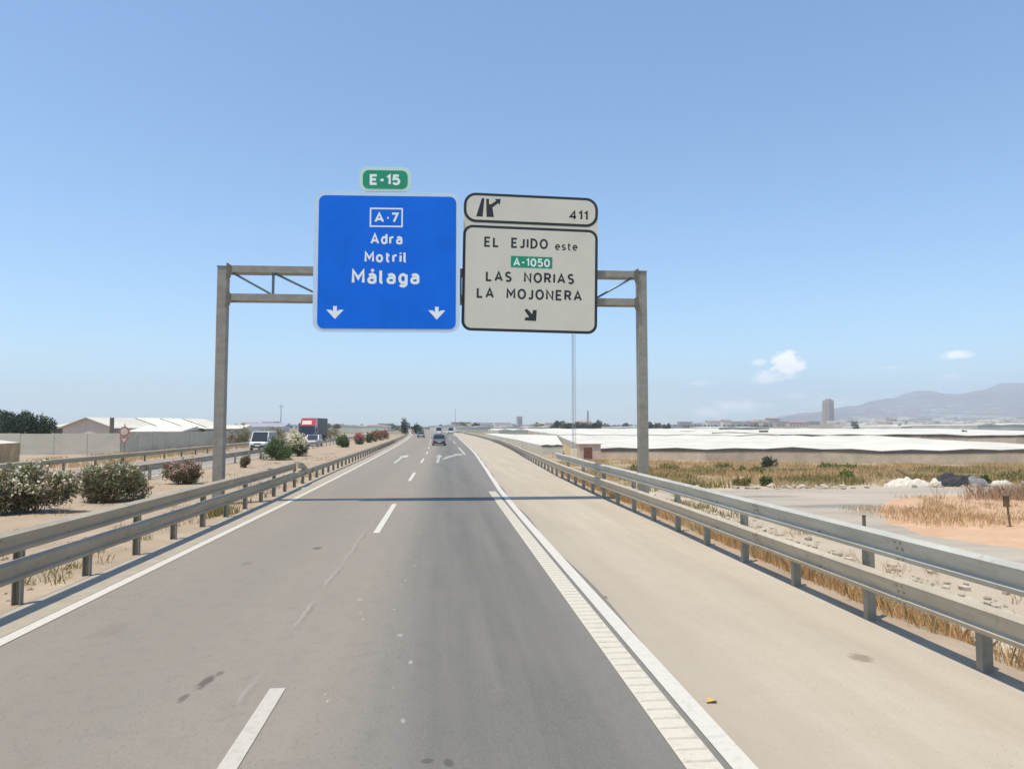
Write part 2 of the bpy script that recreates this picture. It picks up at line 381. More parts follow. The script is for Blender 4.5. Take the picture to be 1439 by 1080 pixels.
def ribbon(name, fl, fr, z, y0, y1, m, parent=None, step=2.0, ncol=2):
    ys = []; y = y0
    while y < y1: ys.append(y); y += step if y < 60 else step*3
    ys.append(y1); v, f = [], []
    for y in ys:
        a, c = fl(y), fr(y)
        for k in range(ncol): v.append((a+(c-a)*k/(ncol-1), y, z))
    for i in range(len(ys)-1):
        for k in range(ncol-1): q = i*ncol+k; f.append((q, q+1, q+ncol+1, q+ncol))
    me = npmesh(name, v, f, m)
    if parent: return obj(name, me, parent)
    return struct(name, me)
road = ribbon('road', lambda y: Lx(y)-.8, lambda y: RR(y)-.3, .004, -25, 640, M_ASPH)
ribbon('road_shoulder', lambda y: R2(y)+.12+.05*math.sin(y*.7), lambda y: RR(y)-.06, .008, -25, 640, M_SHOUL, step=1)
ribbon('road_gutter', lambda y: RL(y)+.12, lambda y: Lx(y)-.11, .008, -25, 640, M_GUT)
opp = ribbon('opposite_road', lambda y: OO(y)+.3, lambda y: OI(y)-.35, .006, -25, 640, mat('pale_asphalt', (.27, .235, .20), .9, var=.15, vscale=.8))
# markings
ribbon('edge_line', lambda y: Lx(y)-.09, lambda y: Lx(y)+.09, .012, -25, 640, M_PAINT, road)
ribbon('edge_line', lambda y: R2(y)-.095, lambda y: R2(y)+.095, .012, -25, 640, M_PAINT, road)
for a, c in [(1.2, 7.24), (17.4, 23.9), (34, 40.2), (51.3, 58), (68.2, 74.5), (85, 91), (102, 108), (119, 125), (136, 142), (153, 159), (170, 176), (200, 208)]:
    ribbon('lane_dash', lambda y: Cx(y)-.075, lambda y: Cx(y)+.075, .012, a, c, M_PAINT_OLD if a < 10 else M_PAINT, road)
for a, c in [(66, 90), (110, 128), (150, 170)]:
    ribbon('lane_dash', lambda y: R1(y)-.09, lambda y: R1(y)+.09, .012, a, c, M_PAINT_OLD, road)
ribbon('opposite_edge_line', lambda y: OI(y)-.75, lambda y: OI(y)-.6, .012, -25, 400, M_PAINT, opp)
for k in range(12):
    ribbon('opposite_lane_dash', lambda y: (OI(y)+OO(y))/2-.07, lambda y: (OI(y)+OO(y))/2+.07, .012, 20+17*k, 25+17*k, M_PAINT, opp)
# ribbed rumble line
ribbon('rumble_line', lambda y: 1.81, lambda y: 2.09, .012, -2, 28, M_RUMB, road)
bm_ = MB(); bm_.box((0, 0, .006), (.27, .07, .012), taper=.8); me_bar = bm_.mesh('rumble_bar', M_RUMB)
y = 4.4
while y < 19: obj('rumble_bar', me_bar, road, (1.95, y, .013)); y += .2
fb = MB()
while y < 28: fb.box((1.95, y, .019), (.27, .07, .012), taper=.8); y += .2
tag(obj('far_rumble_bars', fb, road, mat=M_RUMB), kind='stuff')
def flat_poly(name, pts, z, m, parent):
    me = bpy.data.meshes.new(name); me.from_pydata([(x, y, z) for x, y in pts], [], [tuple(range(len(pts)))]); me.materials.append(m)
    return obj(name, me, parent)
# lane arrows
flat_poly('lane_arrow', [(-.47,51),(-.25,51),(-.16,61),(.1,61),(-.28,66.5),(-.68,61),(-.42,61)], .012, M_PAINT_FAINT, road)
flat_poly('turn_arrow', [(-.1,56.2),(.12,56.2),(.75,61.0),(1.45,64.6),(1.6,63.6),(1.95,67.8),(1.0,68.0),(1.2,66.4),(.45,62.5)], .0124, M_PAINT_FAINT, road)
flat_poly('lane_arrow', [(-3.47,51),(-3.27,51),(-3.3,60),(-2.95,60.6),(-3.05,66),(-3.75,62),(-3.5,61)], .012, M_PAINT_OLD, road)
# median and verge details
b = NB('concrete_ditch', .95, .2)
c = b.mix(b.ramp(b.noise(1.6, 5), .35, .7), (.36, .325, .26), (.58, .53, .44)); c = b.mix(b.k('MULTIPLY', b.ramp(b.noise(9, 4), .55, .7), .5), c, (.22, .2, .15))
M_DITCH = b.done(c, b.noise(7, 4), .6, .08)
v, f = [], []; ys = [r for r in rows if -10 <= r <= 60]
for y in ys:
    for d in (4.3+.25*math.sin(y*.6), 5.3, 6.4+.35*math.sin(y*.43+1)): v.append((RR(y)+d, y, terr(RR(y)+d, y)+.012))
for i in range(len(ys)-1):
    for k in range(2): q = i*3+k; f.append((q, q+1, q+4, q+3))
struct('drainage_ditch', npmesh('drainage_ditch', v, f, M_DITCH))

def blob_poly(pts, n=10, amp=.4, fr=.5):
    out = []
    for i in range(len(pts)):
        a, c = Vector(pts[i]), Vector(pts[(i+1) % len(pts)])
        for k in range(n):
            p = a.lerp(c, k/n); out.append((p.x+amp*noise.noise((p.x*fr, p.y*fr, 1)), p.y+amp*noise.noise((p.x*fr, p.y*fr, 7))))
    return out
sp_ = blob_poly([(17.5, -8), (80, -8), (80, 44.2), (38, 44.0), (26, 44.8), (18, 44.3), (13.2, 44.6), (14.6, 34), (16.3, 19)], 14, .7)
me = bpy.data.meshes.new('service_road'); me.from_pydata([(x, y, -1.49) for x, y in sp_], [], [tuple(range(len(sp_)))]); me.materials.append(M_SERV)
struct('service_road', me)
# low reddish dirt island on the service road
isl = blob_poly([(18.2, 28.5), (17.4, 24.5), (18.9, 21.2), (26, 20), (40, 20), (46, 28), (40, 36), (32.5, 38.2), (29, 40), (24.5, 38.3), (20.5, 33)], 6, .5)
cx_, cy_ = 29, 30; v, f = [(cx_, cy_, -1.2)], []; K = len(isl); RN = 6
for r in range(1, RN+1):
    t = r/RN
    for x, y in isl:
        px, py = cx_+(x-cx_)*t, cy_+(y-cy_)*t
        v.append((px, py, -1.5+(.30*(1-t**3)+.06*noise.noise((px*.8, py*.8, 3)))*(1 if r < RN else 0)-(.03 if r == RN else 0)))
for i in range(K): f.append((0, 1+i, 1+(i+1) % K))
for r in range(RN-1):
    for i in range(K):
        j = (i+1) % K; f.append((1+r*K+i, 1+(r+1)*K+i, 1+(r+1)*K+j, 1+r*K+j))
me = bpy.data.meshes.new('dirt_mound'); me.from_pydata(v, [], f); me.materials.append(M_RED); me.polygons.foreach_set('use_smooth', [True]*len(me.polygons))
struct('dirt_mound', me)

# ------------------------------------------------------------------ mountains
def mtn_h(x, y):
    # ridge silhouette given by bearing at about 5200 m
    bx = x/y
    prof = float(np.interp(bx, [.40, .47, .52, .575, .63, .70, .745, .80, .86, .93, 1.05, 1.2, 1.5], [8, 34, 78, 108, 160, 205, 214, 250, 282, 305, 312, 270, 200]))
    t = (y-2300)/2900
    rise = smooth(t)**1.3 if t < 1 else max(0, 1-(t-1)*1.2)
    nz = .55*noise.noise((x*.0021, y*.0016, 5))+.3*noise.noise((x*.0052, y*.0045, 9))+.16*noise.noise((x*.013, y*.011, 2))-.05
    return 1.0*prof*rise*(1+nz*.5*min(1, max(0, t*2)))-3+hill2(x, min(y, 2600))+ (4.5 if prof > 1 else 4.5*prof)*min(1, max(0, t*6))
v, f = [], []; gx = np.linspace(.36, 1.36, 160); gy = np.linspace(2250, 7000, 80)
for yy in gy:
    for q in gx: v.append((q*yy, yy, mtn_h(q*yy, yy)))
for i in range(79):
    for j in range(159): a = i*160+j; f.append((a, a+1, a+161, a+160))
b = NB('mountain_rock', 1, .1); c = b.mix(b.ramp(b.noise(.004, 6, .65), .35, .65), (.11, .095, .085), (.19, .16, .14))
c = b.mix(b.k('MULTIPLY', b.ramp(b.noise(.02, 5), .5, .7), .5), c, (.09, .09, .06))
me = npmesh('mountain', v, f, b.done(c)); me.polygons.foreach_set('use_smooth', [True]*len(me.polygons)); struct('mountains', me)

# ------------------------------------------------------------------ haze
hb = MB(); hb.box((0, 3300, 208), (20000, 8000, 424)); HZ = hb.mesh('haze')
hm = bpy.data.materials.new('haze_air'); hm.use_nodes = True; t = hm.node_tree; t.nodes.clear()
pv = t.nodes.new('ShaderNodeVolumePrincipled'); pv.inputs['Density'].default_value = .00023; pv.inputs['Color'].default_value = (.80, .88, 1, 1); pv.inputs['Anisotropy'].default_value = .25
ot = t.nodes.new('ShaderNodeOutputMaterial'); t.links.new(pv.outputs[0], ot.inputs['Volume']); HZ.materials.append(hm)
tag(obj('haze', HZ), kind='stuff')

# ------------------------------------------------------------------ sign gantry
GY = 24.4; SC = GY/25.3
gan = thing('sign_gantry', 'grey steel gantry spanning the road between two square posts', 'gantry', (0, GY, 0))
PXL, PXR = -7.60*SC, 7.23*SC; ZTL, ZTR = 8.16*SC+.1, 8.30*SC+.1
for x, zt, nm in ((PXL, ZTL, 1), (PXR, ZTR, 2)):
    m = MB(); m.box((x, 0, (zt-.1-.6)/2), (.31, .34, zt-.1+.6)); po = obj('post', m, gan, mat=M_GANT)
    m = MB(); m.box((x, 0, zt-.10+.01), (.35, .38, .02)); obj('cap', m, po, mat=M_GUSS)
    m = MB(); m.box((x, 0, .06 if x < 0 else -.40), (.62, .62, .05)); obj('base_plate', m, po, mat=M_GUSS)
    for dx, dy in ((-1,-1),(1,-1),(1,1),(-1,1)):
        m = MB(); m.tube((x+.25*dx, .25*dy, .08 if x < 0 else -.38), (x+.25*dx, .25*dy, .17 if x < 0 else -.29), .025); obj('bolt', m, po, mat=M_GUSS)
def zb(x, up):  # beam axis heights
    t = (x-PXL)/(PXR-PXL); return (7.78+.11*t if up else 6.84+.07*t)
for up in (1, 0):
    for yy in (-.17, .17) :
        m = MB(); xs = [PXL+.155, PXR-.155]
        ring = lambda x: [(x, yy-.06, zb(x, up)-.115), (x, yy+.06, zb(x, up)-.115), (x, yy+.06, zb(x, up)+.115), (x, yy-.06, zb(x, up)+.115)]
        m.loft([ring(xs[0]), ring(xs[1])]); obj('beam', m, gan, mat=M_GANT)
    for x, sg in ((PXL+.155, 1), (PXR-.155, -1)):
        m = MB(); z = zb(x, up)
        m.prism([(x, z+.2), (x+sg*.16, z+.118), (x+sg*.16, z-.118), (x+sg*.34*.7, z-.118), (x, z-.36)][::sg], -.245, -.232); obj('gusset', m, gan, mat=M_GUSS)
        m = MB(); m.box((x+sg*.012, 0, z), (.024, .36, .42)); obj('joint_plate', m, gan, mat=M_GUSS)
xs = list(np.linspace(PXL+1.66, PXR-1.7, 8))
for k, x in enumerate(xs):
    m = MB(); m.box((x, -.17, (zb(x, 1)+zb(x, 0))/2), (.075, .07, zb(x, 1)-zb(x, 0)-.232)); obj('strut', m, gan, mat=M_BRACE)
nodes = [PXL+.3]+xs+[PXR-.3]
for k in range(len(nodes)-1):
    a, c = nodes[k], nodes[k+1]
    left = k < 4
    p0 = (a+.05, -.17, zb(a, 1)-.13 if left else zb(a, 0)+.13); p1 = (c-.08, -.17, zb(c, 0)+.13 if left else zb(c, 1)-.13)
    m = MB(); m.tube(p0, p1, .038, n=6); obj('diagonal', m, gan, mat=M_BRACE)

# ------------------------------------------------------------------ signs
def rrect(x0, x1, z0, z1, r, n=8):
    pts = []
    for cx, cz, a0 in ((x1-r, z0+r, -90), (x1-r, z1-r, 0), (x0+r, z1-r, 90), (x0+r, z0+r, 180)):
        for k in range(n+1):
            a = math.radians(a0+90*k/n); pts.append((cx+r*math.cos(a), cz+r*math.sin(a)))
    return pts
def arc(cx, cz, rx, rz, a0, a1, n=10): return [(cx+rx*math.cos(math.radians(a0+(a1-a0)*k/n)), cz+rz*math.sin(math.radians(a0+(a1-a0)*k/n))) for k in range(n+1)]
def ring(cx, cz, rx, rz): return arc(cx, cz, rx, rz, 0, 360, 20)
# road sign alphabet drawn with strokes: glyph -> (width, strokes); cap height 1, x height .7
GL = {
 'E': (.55, [[(.55, 1), (0, 1), (0, 0), (.55, 0)], [(0, .51), (.48, .51)]]), 'L': (.52, [[(0, 1), (0, 0), (.52, 0)]]), 'I': (0, [[(0, 0), (0, 1)]]),
 'A': (.74, [[(0, 0), (.37, 1), (.74, 0)], [(.13, .3), (.61, .3)]]), 'M': (.78, [[(0, 0), (0, 1), (.39, .35), (.78, 1), (.78, 0)]]), 'N': (.64, [[(0, 0), (0, 1), (.64, 0), (.64, 1)]]),
 'J': (.36, [[(.36, 1), (.36, .22)]+arc(.16, .22, .2, .22, 0, -150)]), 'D': (.62, [[(.2, 1), (0, 1), (0, 0), (.2, 0)]+arc(.2, .5, .42, .5, -90, 90)]),
 'O': (.76, [ring(.38, .5, .38, .5)]), '0': (.62, [ring(.31, .5, .31, .5)]),
 'R': (.6, [[(0, 0), (0, 1), (.3, 1)]+arc(.3, .74, .27, .26, 90, -90)+[(0, .48)], [(.3, .48), (.6, 0)]]),
 'S': (.54, [arc(.27, .75, .25, .25, 35, 270, 12)+arc(.27, .25, .27, .25, 90, -145, 12)]),
 '1': (.22, [[(0, .78), (.22, 1), (.22, 0)]]), '4': (.6, [[(.45, 0), (.45, 1), (0, .27), (.6, .27)]]), '7': (.54, [[(0, 1), (.54, 1), (.18, 0)]]),
 '5': (.54, [[(.52, 1), (.08, 1), (.04, .58)]+arc(.25, .32, .29, .32, 120, -150, 14)]), '-': (.3, [[(0, .46), (.3, .46)]]), '.': (.05, [[(0, .46), (.14, .46)]]),
 'd': (.5, [ring(.25, .35, .25, .35), [(.5, 0), (.5, 1.02)]]), 'a': (.5, [arc(.25, .48, .24, .22, 150, 0, 8)+[(.49, 0)], [(.49, .42), (.2, .42)]+arc(.2, .21, .2, .21, 90, 270, 8)+[(.49, .02)]]), 'o': (.54, [ring(.27, .35, .27, .35)]),
 'á': (.5, [arc(.25, .48, .24, .22, 150, 0, 8)+[(.49, 0)], [(.49, .42), (.2, .42)]+arc(.2, .21, .2, .21, 90, 270, 8)+[(.49, 0.02)], [(.22, .93), (.36, 1.13)]]), 'g': (.5, [ring(.25, .35, .25, .35), [(.5, .7), (.5, -.05)]+arc(.25, -.05, .25, .23, 0, -150)]),
 'r': (.34, [[(0, 0), (0, .7)], [(0, .42)]+arc(.26, .42, .26, .27, 170, 70)]), 't': (.36, [[(.12, .95), (.12, .2)]+arc(.3, .2, .18, .2, 180, 290)], [(0, .68), (.36, .68)]) if False else (.36, [[(.12, .95), (.12, .2)]+arc(.3, .2, .18, .2, 180, 280), [(0, .68), (.36, .68)]]),
 'i': (0, [[(0, 0), (0, .7)], [(0, .86), (0, 1.0)]]), 'l': (.14, [[(0, 1.02), (0, .14)]+arc(.14, .14, .14, .14, 180, 270)]),
 'e': (.52, [[(0, .36), (.51, .36)]+arc(.26, .35, .26, .35, 2, 310, 16)]), 's': (.42, [arc(.21, .52, .19, .18, 35, 270)+arc(.21, .17, .21, .17, 90, -145)]),
}
def stroke(mb, pts, t, y):
    pts = [p for i, p in enumerate(pts) if i == 0 or math.dist(p, pts[i-1]) > 2e-3]
    closed = math.dist(pts[0], pts[-1]) < 1e-3; P = [Vector((a, c)) for a, c in pts]
    if closed: P = P[:-1]
    n = len(P); L = []; R = []
    for i in range(n):
        pr = P[i-1] if (i or closed) else None; nx = P[(i+1) % n] if (i < n-1 or closed) else None
        d0 = (P[i]-pr).normalized() if pr is not None else None; d1 = (nx-P[i]).normalized() if nx is not None else None
        if d0 is None: d0 = d1
        if d1 is None: d1 = d0
        n0, n1 = Vector((-d0.y, d0.x)), Vector((-d1.y, d1.x)); m = (n0+n1)
        m = m.normalized() if m.length > 1e-4 else n0
        k = min(1.9, 1/max(.2, m.dot(n1)))
        L.append(P[i]+m*t*.5*k); R.append(P[i]-m*t*.5*k)
    vs = [(v.x, y, v.y) for v in L]+[(v.x, y, v.y) for v in R]
    mb.add(vs, [(i, n+i, n+(i+1) % n, (i+1) % n) for i in range(n if closed else n-1)])
def word_meshes(txt, bbox, y, t, gap):
    """strokes scaled so that the whole line fills bbox; one mesh for each word of the line"""
    x = 0; lay = []
    for ch in txt:
        if ch == ' ': x += gap*2.6; lay.append(None); continue
        w, st = GL[ch]; lay.append((x, st)); x += w+gap
    tot = x-gap; x0, x1, z0, z1 = bbox; t_u = t
    zs = [p[1] for l in lay if l for s_ in l[1] for p in s_]; zlo, zhi = min(zs), max(zs)
    kz = (z1-z0)/(zhi-zlo+t_u); kx = (x1-x0)/(tot+t_u); tw = t_u*(kx+kz)/2
    res = []; mb = MB(); k = 0
    for l in lay+[None]:
        if l is None:
            if mb.v: res.append(mb)
            mb = MB(); continue
        for s_ in l[1]:
            stroke(mb, [(x0+(l[0]+a+t_u/2)*kx, z0+(c-zlo+t_u/2)*kz) for a, c in s_], tw, y-.0003*(k % 4)); k += 1
    return res
def sign(name, label, px0, py0, px1, py1, X, Z, width, height, yaw=0, roll=0):
    r = thing(name, label, 'road sign', (X, GY-.46, Z)); r.rotation_euler = (0, roll, yaw)
    kx, kz = width/(px1-px0), height/(py1-py0)
    fx = lambda p: (p-px0-(px1-px0)/2)*kx
    fz = lambda p: (py1-p)*kz-height/2
    return r, fx, fz, kx
def plate(r, nm, fx, fz, box, rad, y0, y1, m, parent=None):
    mb = MB(); mb.prism(rrect(fx(box[0]), fx(box[2]), fz(box[3]), fz(box[1]), rad), y0, y1)
    return obj(nm, mb, parent or r, mat=m)
def word(r, txt, fx, fz, box, y, m, t=.2, gap=.36):
    for mb in word_meshes(txt, (fx(box[0]), fx(box[2]), fz(box[3]), fz(box[1])), y, t, gap): obj('lettering', mb, r, mat=m)
def back_frame(r, w, h):
    for x in (-w*.3, w*.3):
        m = MB(); m.box((x, .13, 0), (.09, .16, h*.94)); obj('back_rail', m, r, mat=M_ALU)

# blue motorway direction sign
bw, bh = 204.6/41.05, 192.8/41.3
r, fx, fz, k = sign('direction_sign', 'big blue square motorway sign with white town names and two down arrows', 440, 272, 644.6, 464.8, -2.02*SC+.055, 8.09, bw*SC*1.02, bh*SC*1.06, math.radians(-3.2))
plate(r, 'board', fx, fz, (440, 272, 644.6, 464.8), .36, .0, .05, M_SBORD)
plate(r, 'face', fx, fz, (446.5, 278, 638.8, 460.4), .22, -.008, -.0005, M_BLUE)
back_frame(r, 5, 4.6)
for txt, bx_ in (('A.7', (524, 301.2, 558, 315)), ('Adra', (519, 329.6, 563.7, 345)), ('Motril', (511, 354.6, 570, 370)), ('Málaga', (493.5, 377.5, 588, 404))):
    word(r, txt, fx, fz, bx_, -.0095, M_LETTER, .225, .42)
bb = (517.6, 294.6, 563.8, 321.2)
mb = MB()
for a in ((bb[0], bb[1], bb[2], bb[1]+2), (bb[0], bb[3]-2, bb[2], bb[3]), (bb[0], bb[1]+2, bb[0]+2, bb[3]-2), (bb[2]-2, bb[1]+2, bb[2], bb[3]-2)):
    mb.prism([(fx(a[0]), fz(a[3])), (fx(a[2]), fz(a[3])), (fx(a[2]), fz(a[1])), (fx(a[0]), fz(a[1]))], -.0105, -.0085)
obj('number_frame', mb, r, mat=M_LETTER)
for cx in (471, 612.4):
    pts = [(-2.6, 430), (2.6, 430), (2.6, 437.2), (6, 435), (12, 435), (0, 447.6), (-12, 435), (-6, 435), (-2.6, 437.2)]
    mb = MB(); mb.prism([(fx(cx+a), fz(c)) for a, c in pts][::-1], -.0105, -.0085); obj('arrow', mb, r, mat=M_LETTER)
BLUE = r
# E-15 plate standing on top of it
r, fx, fz, k = sign('route_sign', 'small green E-15 route plate above the blue sign', 503.6, 235, 577.4, 270.8, -2.05*SC, 8.19+bh*SC*.505+.44, 73.8/41*SC, 35.8/41*SC, math.radians(-3.2))
plate(r, 'board', fx, fz, (503.6, 235, 577.4, 270.8), .27, 0, .05, M_GBORD)
plate(r, 'face', fx, fz, (508.2, 240, 572.4, 266.8), .2, -.008, -.0005, M_GREEN)
word(r, 'E-15', fx, fz, (518, 246, 562, 261.6), -.0095, M_LETTER, .26)
for x in (-.4, .4):
    m = MB(); m.box((x, .075, -.28), (.07, .05, .7)); obj('back_rail', m, r, mat=M_ALU)
# cream exit sign with header
ww, wh = 186.5/38.6, 191/38.9
r, fx, fz, k = sign('exit_sign', 'cream exit sign with black border, exit number 411 and diagonal arrow', 650, 274.5, 836.5, 465.5, 3.08*SC, 8.34*.975+.0, ww*SC, wh*SC, 0, math.radians(.9))
plate(r, 'board', fx, fz, (650.4, 274.5, 836.4, 465.5), .42, .0, .05, M_SWHITE)
mb = MB(); mb.prism(rrect(fx(651), fx(836), fz(322), fz(306), .01), -.0012, .02); obj('board_infill', mb, r, mat=M_SWHITE)
plate(r, 'header_border', fx, fz, (650.2, 274.2, 836.6, 315.6), .42, -.006, -.0014, M_BLACK)
plate(r, 'header_face', fx, fz, (654, 278, 832.8, 311.8), .33, -.0085, -.0062, M_SWHITE)
plate(r, 'panel_border', fx, fz, (650, 319.4, 836.8, 465.9), .33, -.006, -.0014, M_BLACK)
plate(r, 'panel_face', fx, fz, (653.8, 323.2, 833, 462), .24, -.0085, -.0062, M_SWHITE)
back_frame(r, 4.8, 4.6)
for txt, bx_, of in (('411', (796, 293, 822.6, 306.2), .025), ('EL EJIDO', (679, 335, 767, 349.4), .012), ('este', (776.8, 339.2, 808.4, 350), .02),
                    ('LAS NORIAS', (682, 382.6, 804, 397.2), .01), ('LA MOJONERA', (670, 405.8, 815.2, 420.6), .01)):
    word(r, txt, fx, fz, bx_, -.0095, M_BLACK, .235 if txt != 'este' else .19, .45 if len(txt) > 4 else .36)
plate(r, 'route_patch', fx, fz, (716, 360.4, 773.4, 376.4), .015, -.0105, -.0087, M_GREEN)
word(r, 'A-1050', fx, fz, (719.5, 363, 770, 374.6), -.0115, M_LETTER, .22, .38)
# diagonal arrow and the diverging roads pictogram
pts = [(735.6, 435.2), (739.2, 433.2), (746.5, 440.6), (747.4, 435), (752.6, 434.6), (752, 450), (736, 449.6), (737, 445.4), (742.2, 444.8)]
mb = MB(); mb.prism([(fx(a), fz(c)) for a, c in pts][::-1], -.0105, -.0087); obj('arrow', mb, r, mat=M_BLACK)
for pts in ([(667.4, 307.4), (676.2, 307.4), (678.2, 281.6), (674.6, 281.6)], [(681.6, 307.4), (691.6, 307.4), (690, 297), (689.4, 294), (697, 287.6), (699.4, 289.8), (700.6, 281.6), (692.4, 281.8), (694.6, 284), (687.6, 289.4), (684.8, 289.6), (684.4, 282), (680.6, 282)]):
    mb = MB(); mb.prism([(fx(a), fz(c)) for a, c in pts][::-1], -.0105, -.0087); obj('road_symbol', mb, r, mat=M_BLACK)

# ------------------------------------------------------------------ guard rails
PROF = [(0, .312), (.016, .312), (.092, .272), (.022, .108), (.016, .088), (.056, .062), (.02, .004), (0, 0)]
def beam_mesh(side, ln, m):
    mb = MB(); poly = PROF + [(-.006, .01), (.012, .012), (.044, .06), (.004, .086), (.01, .112), (.076, .268), (.012, .302), (-.006, .302)][::1]
    n = len(poly)
    a = [(-side*t, 0, z) for t, z in poly]; c = [(-side*t, ln, z) for t, z in poly]
    vs = a+c; fs = [(i, (i+1) % n, n+(i+1) % n, n+i) if side < 0 else (i, n+i, n+(i+1) % n, (i+1) % n) for i in range(n)]
    mb.add(vs, fs); return mb.mesh('beam', m)
def post_mesh(h, m):
    mb = MB(); mb.box((0, .0, h/2-.12), (.12, .012, h+.24)); mb.box((-.054, .045, h/2-.12), (.012, .078, h+.24)); mb.box((.054, .045, h/2-.12), (.012, .078, h+.24)); return mb.mesh('post', m)
_bm = MB(); _bm.tube((-.012, 0, 0), (.012, 0, 0), .017, .012, 6); BOLT = _bm.mesh('bolt', M_POST)
def bolts(bo, side, m):
    for yy in (.06, .16):
        for t_, z in ((.072, .225), (.04, .15), (.03, .03)): obj('bolt', BOLT, bo, (-side*t_, yy, z))
    obj('bolt', BOLT, bo, (-side*.03, 2.0, .088))
def guardrail(name, label, xf, side, y0, y1, z0, rmat, pmat, upper=None, pstep=2., ynear=120, group=None):
    """side +1: stands right of its road (rail faces -x)"""
    root = thing(name, label, 'guardrail', (xf(y0), y0, 0), group=group)
    bmh, ph = beam_mesh(side, 4.0, rmat), post_mesh(z0+.27, pmat)
    sb = MB(); sb.box((0, 0, 0), (.07, .09, .2)); spm = sb.mesh('spacer', pmat)
    far = MB(); y = y0; k = 0
    if upper: pt = post_mesh(upper[2]+.27, pmat); bu = beam_mesh(side, 4.0, upper[3])
    while y < y1:
        x = xf(y)
        tall = upper and k % 2 == 0 and upper[0] <= y <= upper[1]+.5
        if y < ynear:
            p = obj('post', pt if tall else ph, root, (x, y, 0), rz=0 if side > 0 else PI, world=True)
            if y < 45: obj('spacer', spm, p, (-.096, 0, z0+.16))
        else: far.box((x, y, z0/2+.1), (.1, .1, z0+.3))
        y += pstep; k += 1
    y = y0-1
    while y < y1:
        a = math.atan2(xf(y+4)-xf(y), 4)
        jz = random.uniform(-.006, .006)
        if y < ynear:
            kk = int(round(y/4)) % 2*.005
            bo = obj('beam', bmh, root, (xf(y)-side*(.135+kk), y, z0+jz), rz=-a, world=True)
            if y < 16: bolts(bo, side, rmat)
            if upper and upper[0] <= y <= upper[1]-3 and y < 16: pass
        else:
            p, q = xf(y)-side*.18, xf(y+4)-side*.18
            far.loft([[(p-side*.0, y, z0), (p, y, z0+.23), (p+side*.08, y, z0+.31), (p+side*.08, y, z0)], [(q, y+4, z0), (q, y+4, z0+.23), (q+side*.08, y+4, z0+.31), (q+side*.08, y+4, z0)]])
        if upper and upper[0] <= y <= upper[1]-3:
            bo = obj('upper_beam', bu, root, (xf(y)-side*(.135+int(round(y/4)) % 2*.005), y, upper[2]+random.uniform(-.006, .006)), rz=-a, world=True)
            if y < 16: bolts(bo, side, rmat)
        y += 4
    if far.v:
        far.v = [(v[0]-root.location.x, v[1]-root.location.y, v[2]) for v in far.v]
        tag(obj('far_rail', far, root, mat=rmat), kind='stuff')
    return root
gr = guardrail('guardrail', 'galvanised double guardrail along the dusty right shoulder', RR, 1, -3, 285, .43, M_RAIL_R, M_POST, (-4, 36.2, .93, M_RAIL_RU))
gl = guardrail('guardrail', 'brownish double guardrail between the blue sign lanes and the oleander median', RL, -1, 3, 240, .385, M_RAIL_L, M_POST, (2, 31.2, .80, M_RAIL_L))
# turned-down end of the upper left rail
m = MB(); x = RL(31)+.14; rg = lambda y, z, s: [(x-.0, y, z), (x+.09*s, y, z+.05), (x+.05, y, z+.14), (x+.09*s, y, z+.23), (x, y, z+.31*s)]
m.loft([rg(30.8, .8, 1), rg(31.6, .76, 1), rg(32.4, .56, 1), rg(33.0, .4, .9)]); obj('rail_end', m, gl, (0, 0, 0), world=True, mat=M_RAIL_L)
m = MB(); m.box((RL(34)+.2, 34.4, .5), (.02, .12, .22)); obj('reflector', m, gl, (0, 0, 0), world=True, mat=mat('yellow_reflector', (.30, .2, .03), .4))
m = MB(); m.box((RR(36)-.19, 36.85, 1.08), (.02, .1, .3)); obj('rail_end', m, gr, (0, 0, 0), world=True, mat=M_POST)
for side_, xf, lb in ((-1, lambda y: OI(y)+.1, 'single guardrail behind the oleanders, on the near edge of the opposite road'), (1, lambda y: OO(y)-.1, 'single guardrail on the far edge of the opposite road, before the grey wall')):
    guardrail('guardrail', lb, xf, -side_, 20 if side_ < 0 else 28, 190, .43, M_RAIL_L, M_POST, pstep=4., ynear=75)

# ------------------------------------------------------------------ vegetation helpers
def leaf_cloud(name, P, size, asp, m, up=.2, droop=0.):
    n = len(P)
    a = rng.normal(size=(n, 3)); a[:, 2] += up; a /= np.linalg.norm(a, axis=1)[:, None]
    b_ = np.cross(a, rng.normal(size=(n, 3))); b_ /= np.linalg.norm(b_, axis=1)[:, None]+1e-9
    s = size*rng.uniform(.6, 1.35, n)[:, None]
    l, w = a*s*.5, b_*s*.5*asp
    vs = np.stack([P-l, P+w, P+l, P-w], 1).reshape(-1, 3); fs = np.arange(4*n).reshape(n, 4)
    return npmesh(name, vs, fs, m)
def lobes_points(n, lobes, shell=.55, hole=.0, seed=0):
    """points through a union of ellipsoids, denser near their skins"""
    w = np.array([l[3]*l[4]*l[5] for l in lobes])**.67; w /= w.sum(); out = []
    for l, k in zip(lobes, rng.multinomial(n, w)):
        d = rng.normal(size=(k, 3)); d /= np.linalg.norm(d, axis=1)[:, None]
        rr = (shell+(1-shell)*rng.random(k)**.6)*(1+.12*rng.normal(size=k))
        out.append(np.array(l[:3])+d*rr[:, None]*np.array(l[3:6]))
    return np.concatenate(out)
M_OLE = mat('oleander_leaves', (.215, .215, .105), .6, island=.5, trans=.3)
M_OLE2 = mat('dusty_leaves', (.25, .215, .115), .6, island=.5, trans=.3)
M_DGRN = mat('dark_green_leaves', (.10, .145, .04), .5, island=.5, trans=.3)
M_PINE = mat('deep_green_leaves', (.035, .055, .022), .6, island=.5, trans=.15)
M_BROWN = mat('dry_brown_leaves', (.17, .11, .055), .8, island=.45, trans=.2)
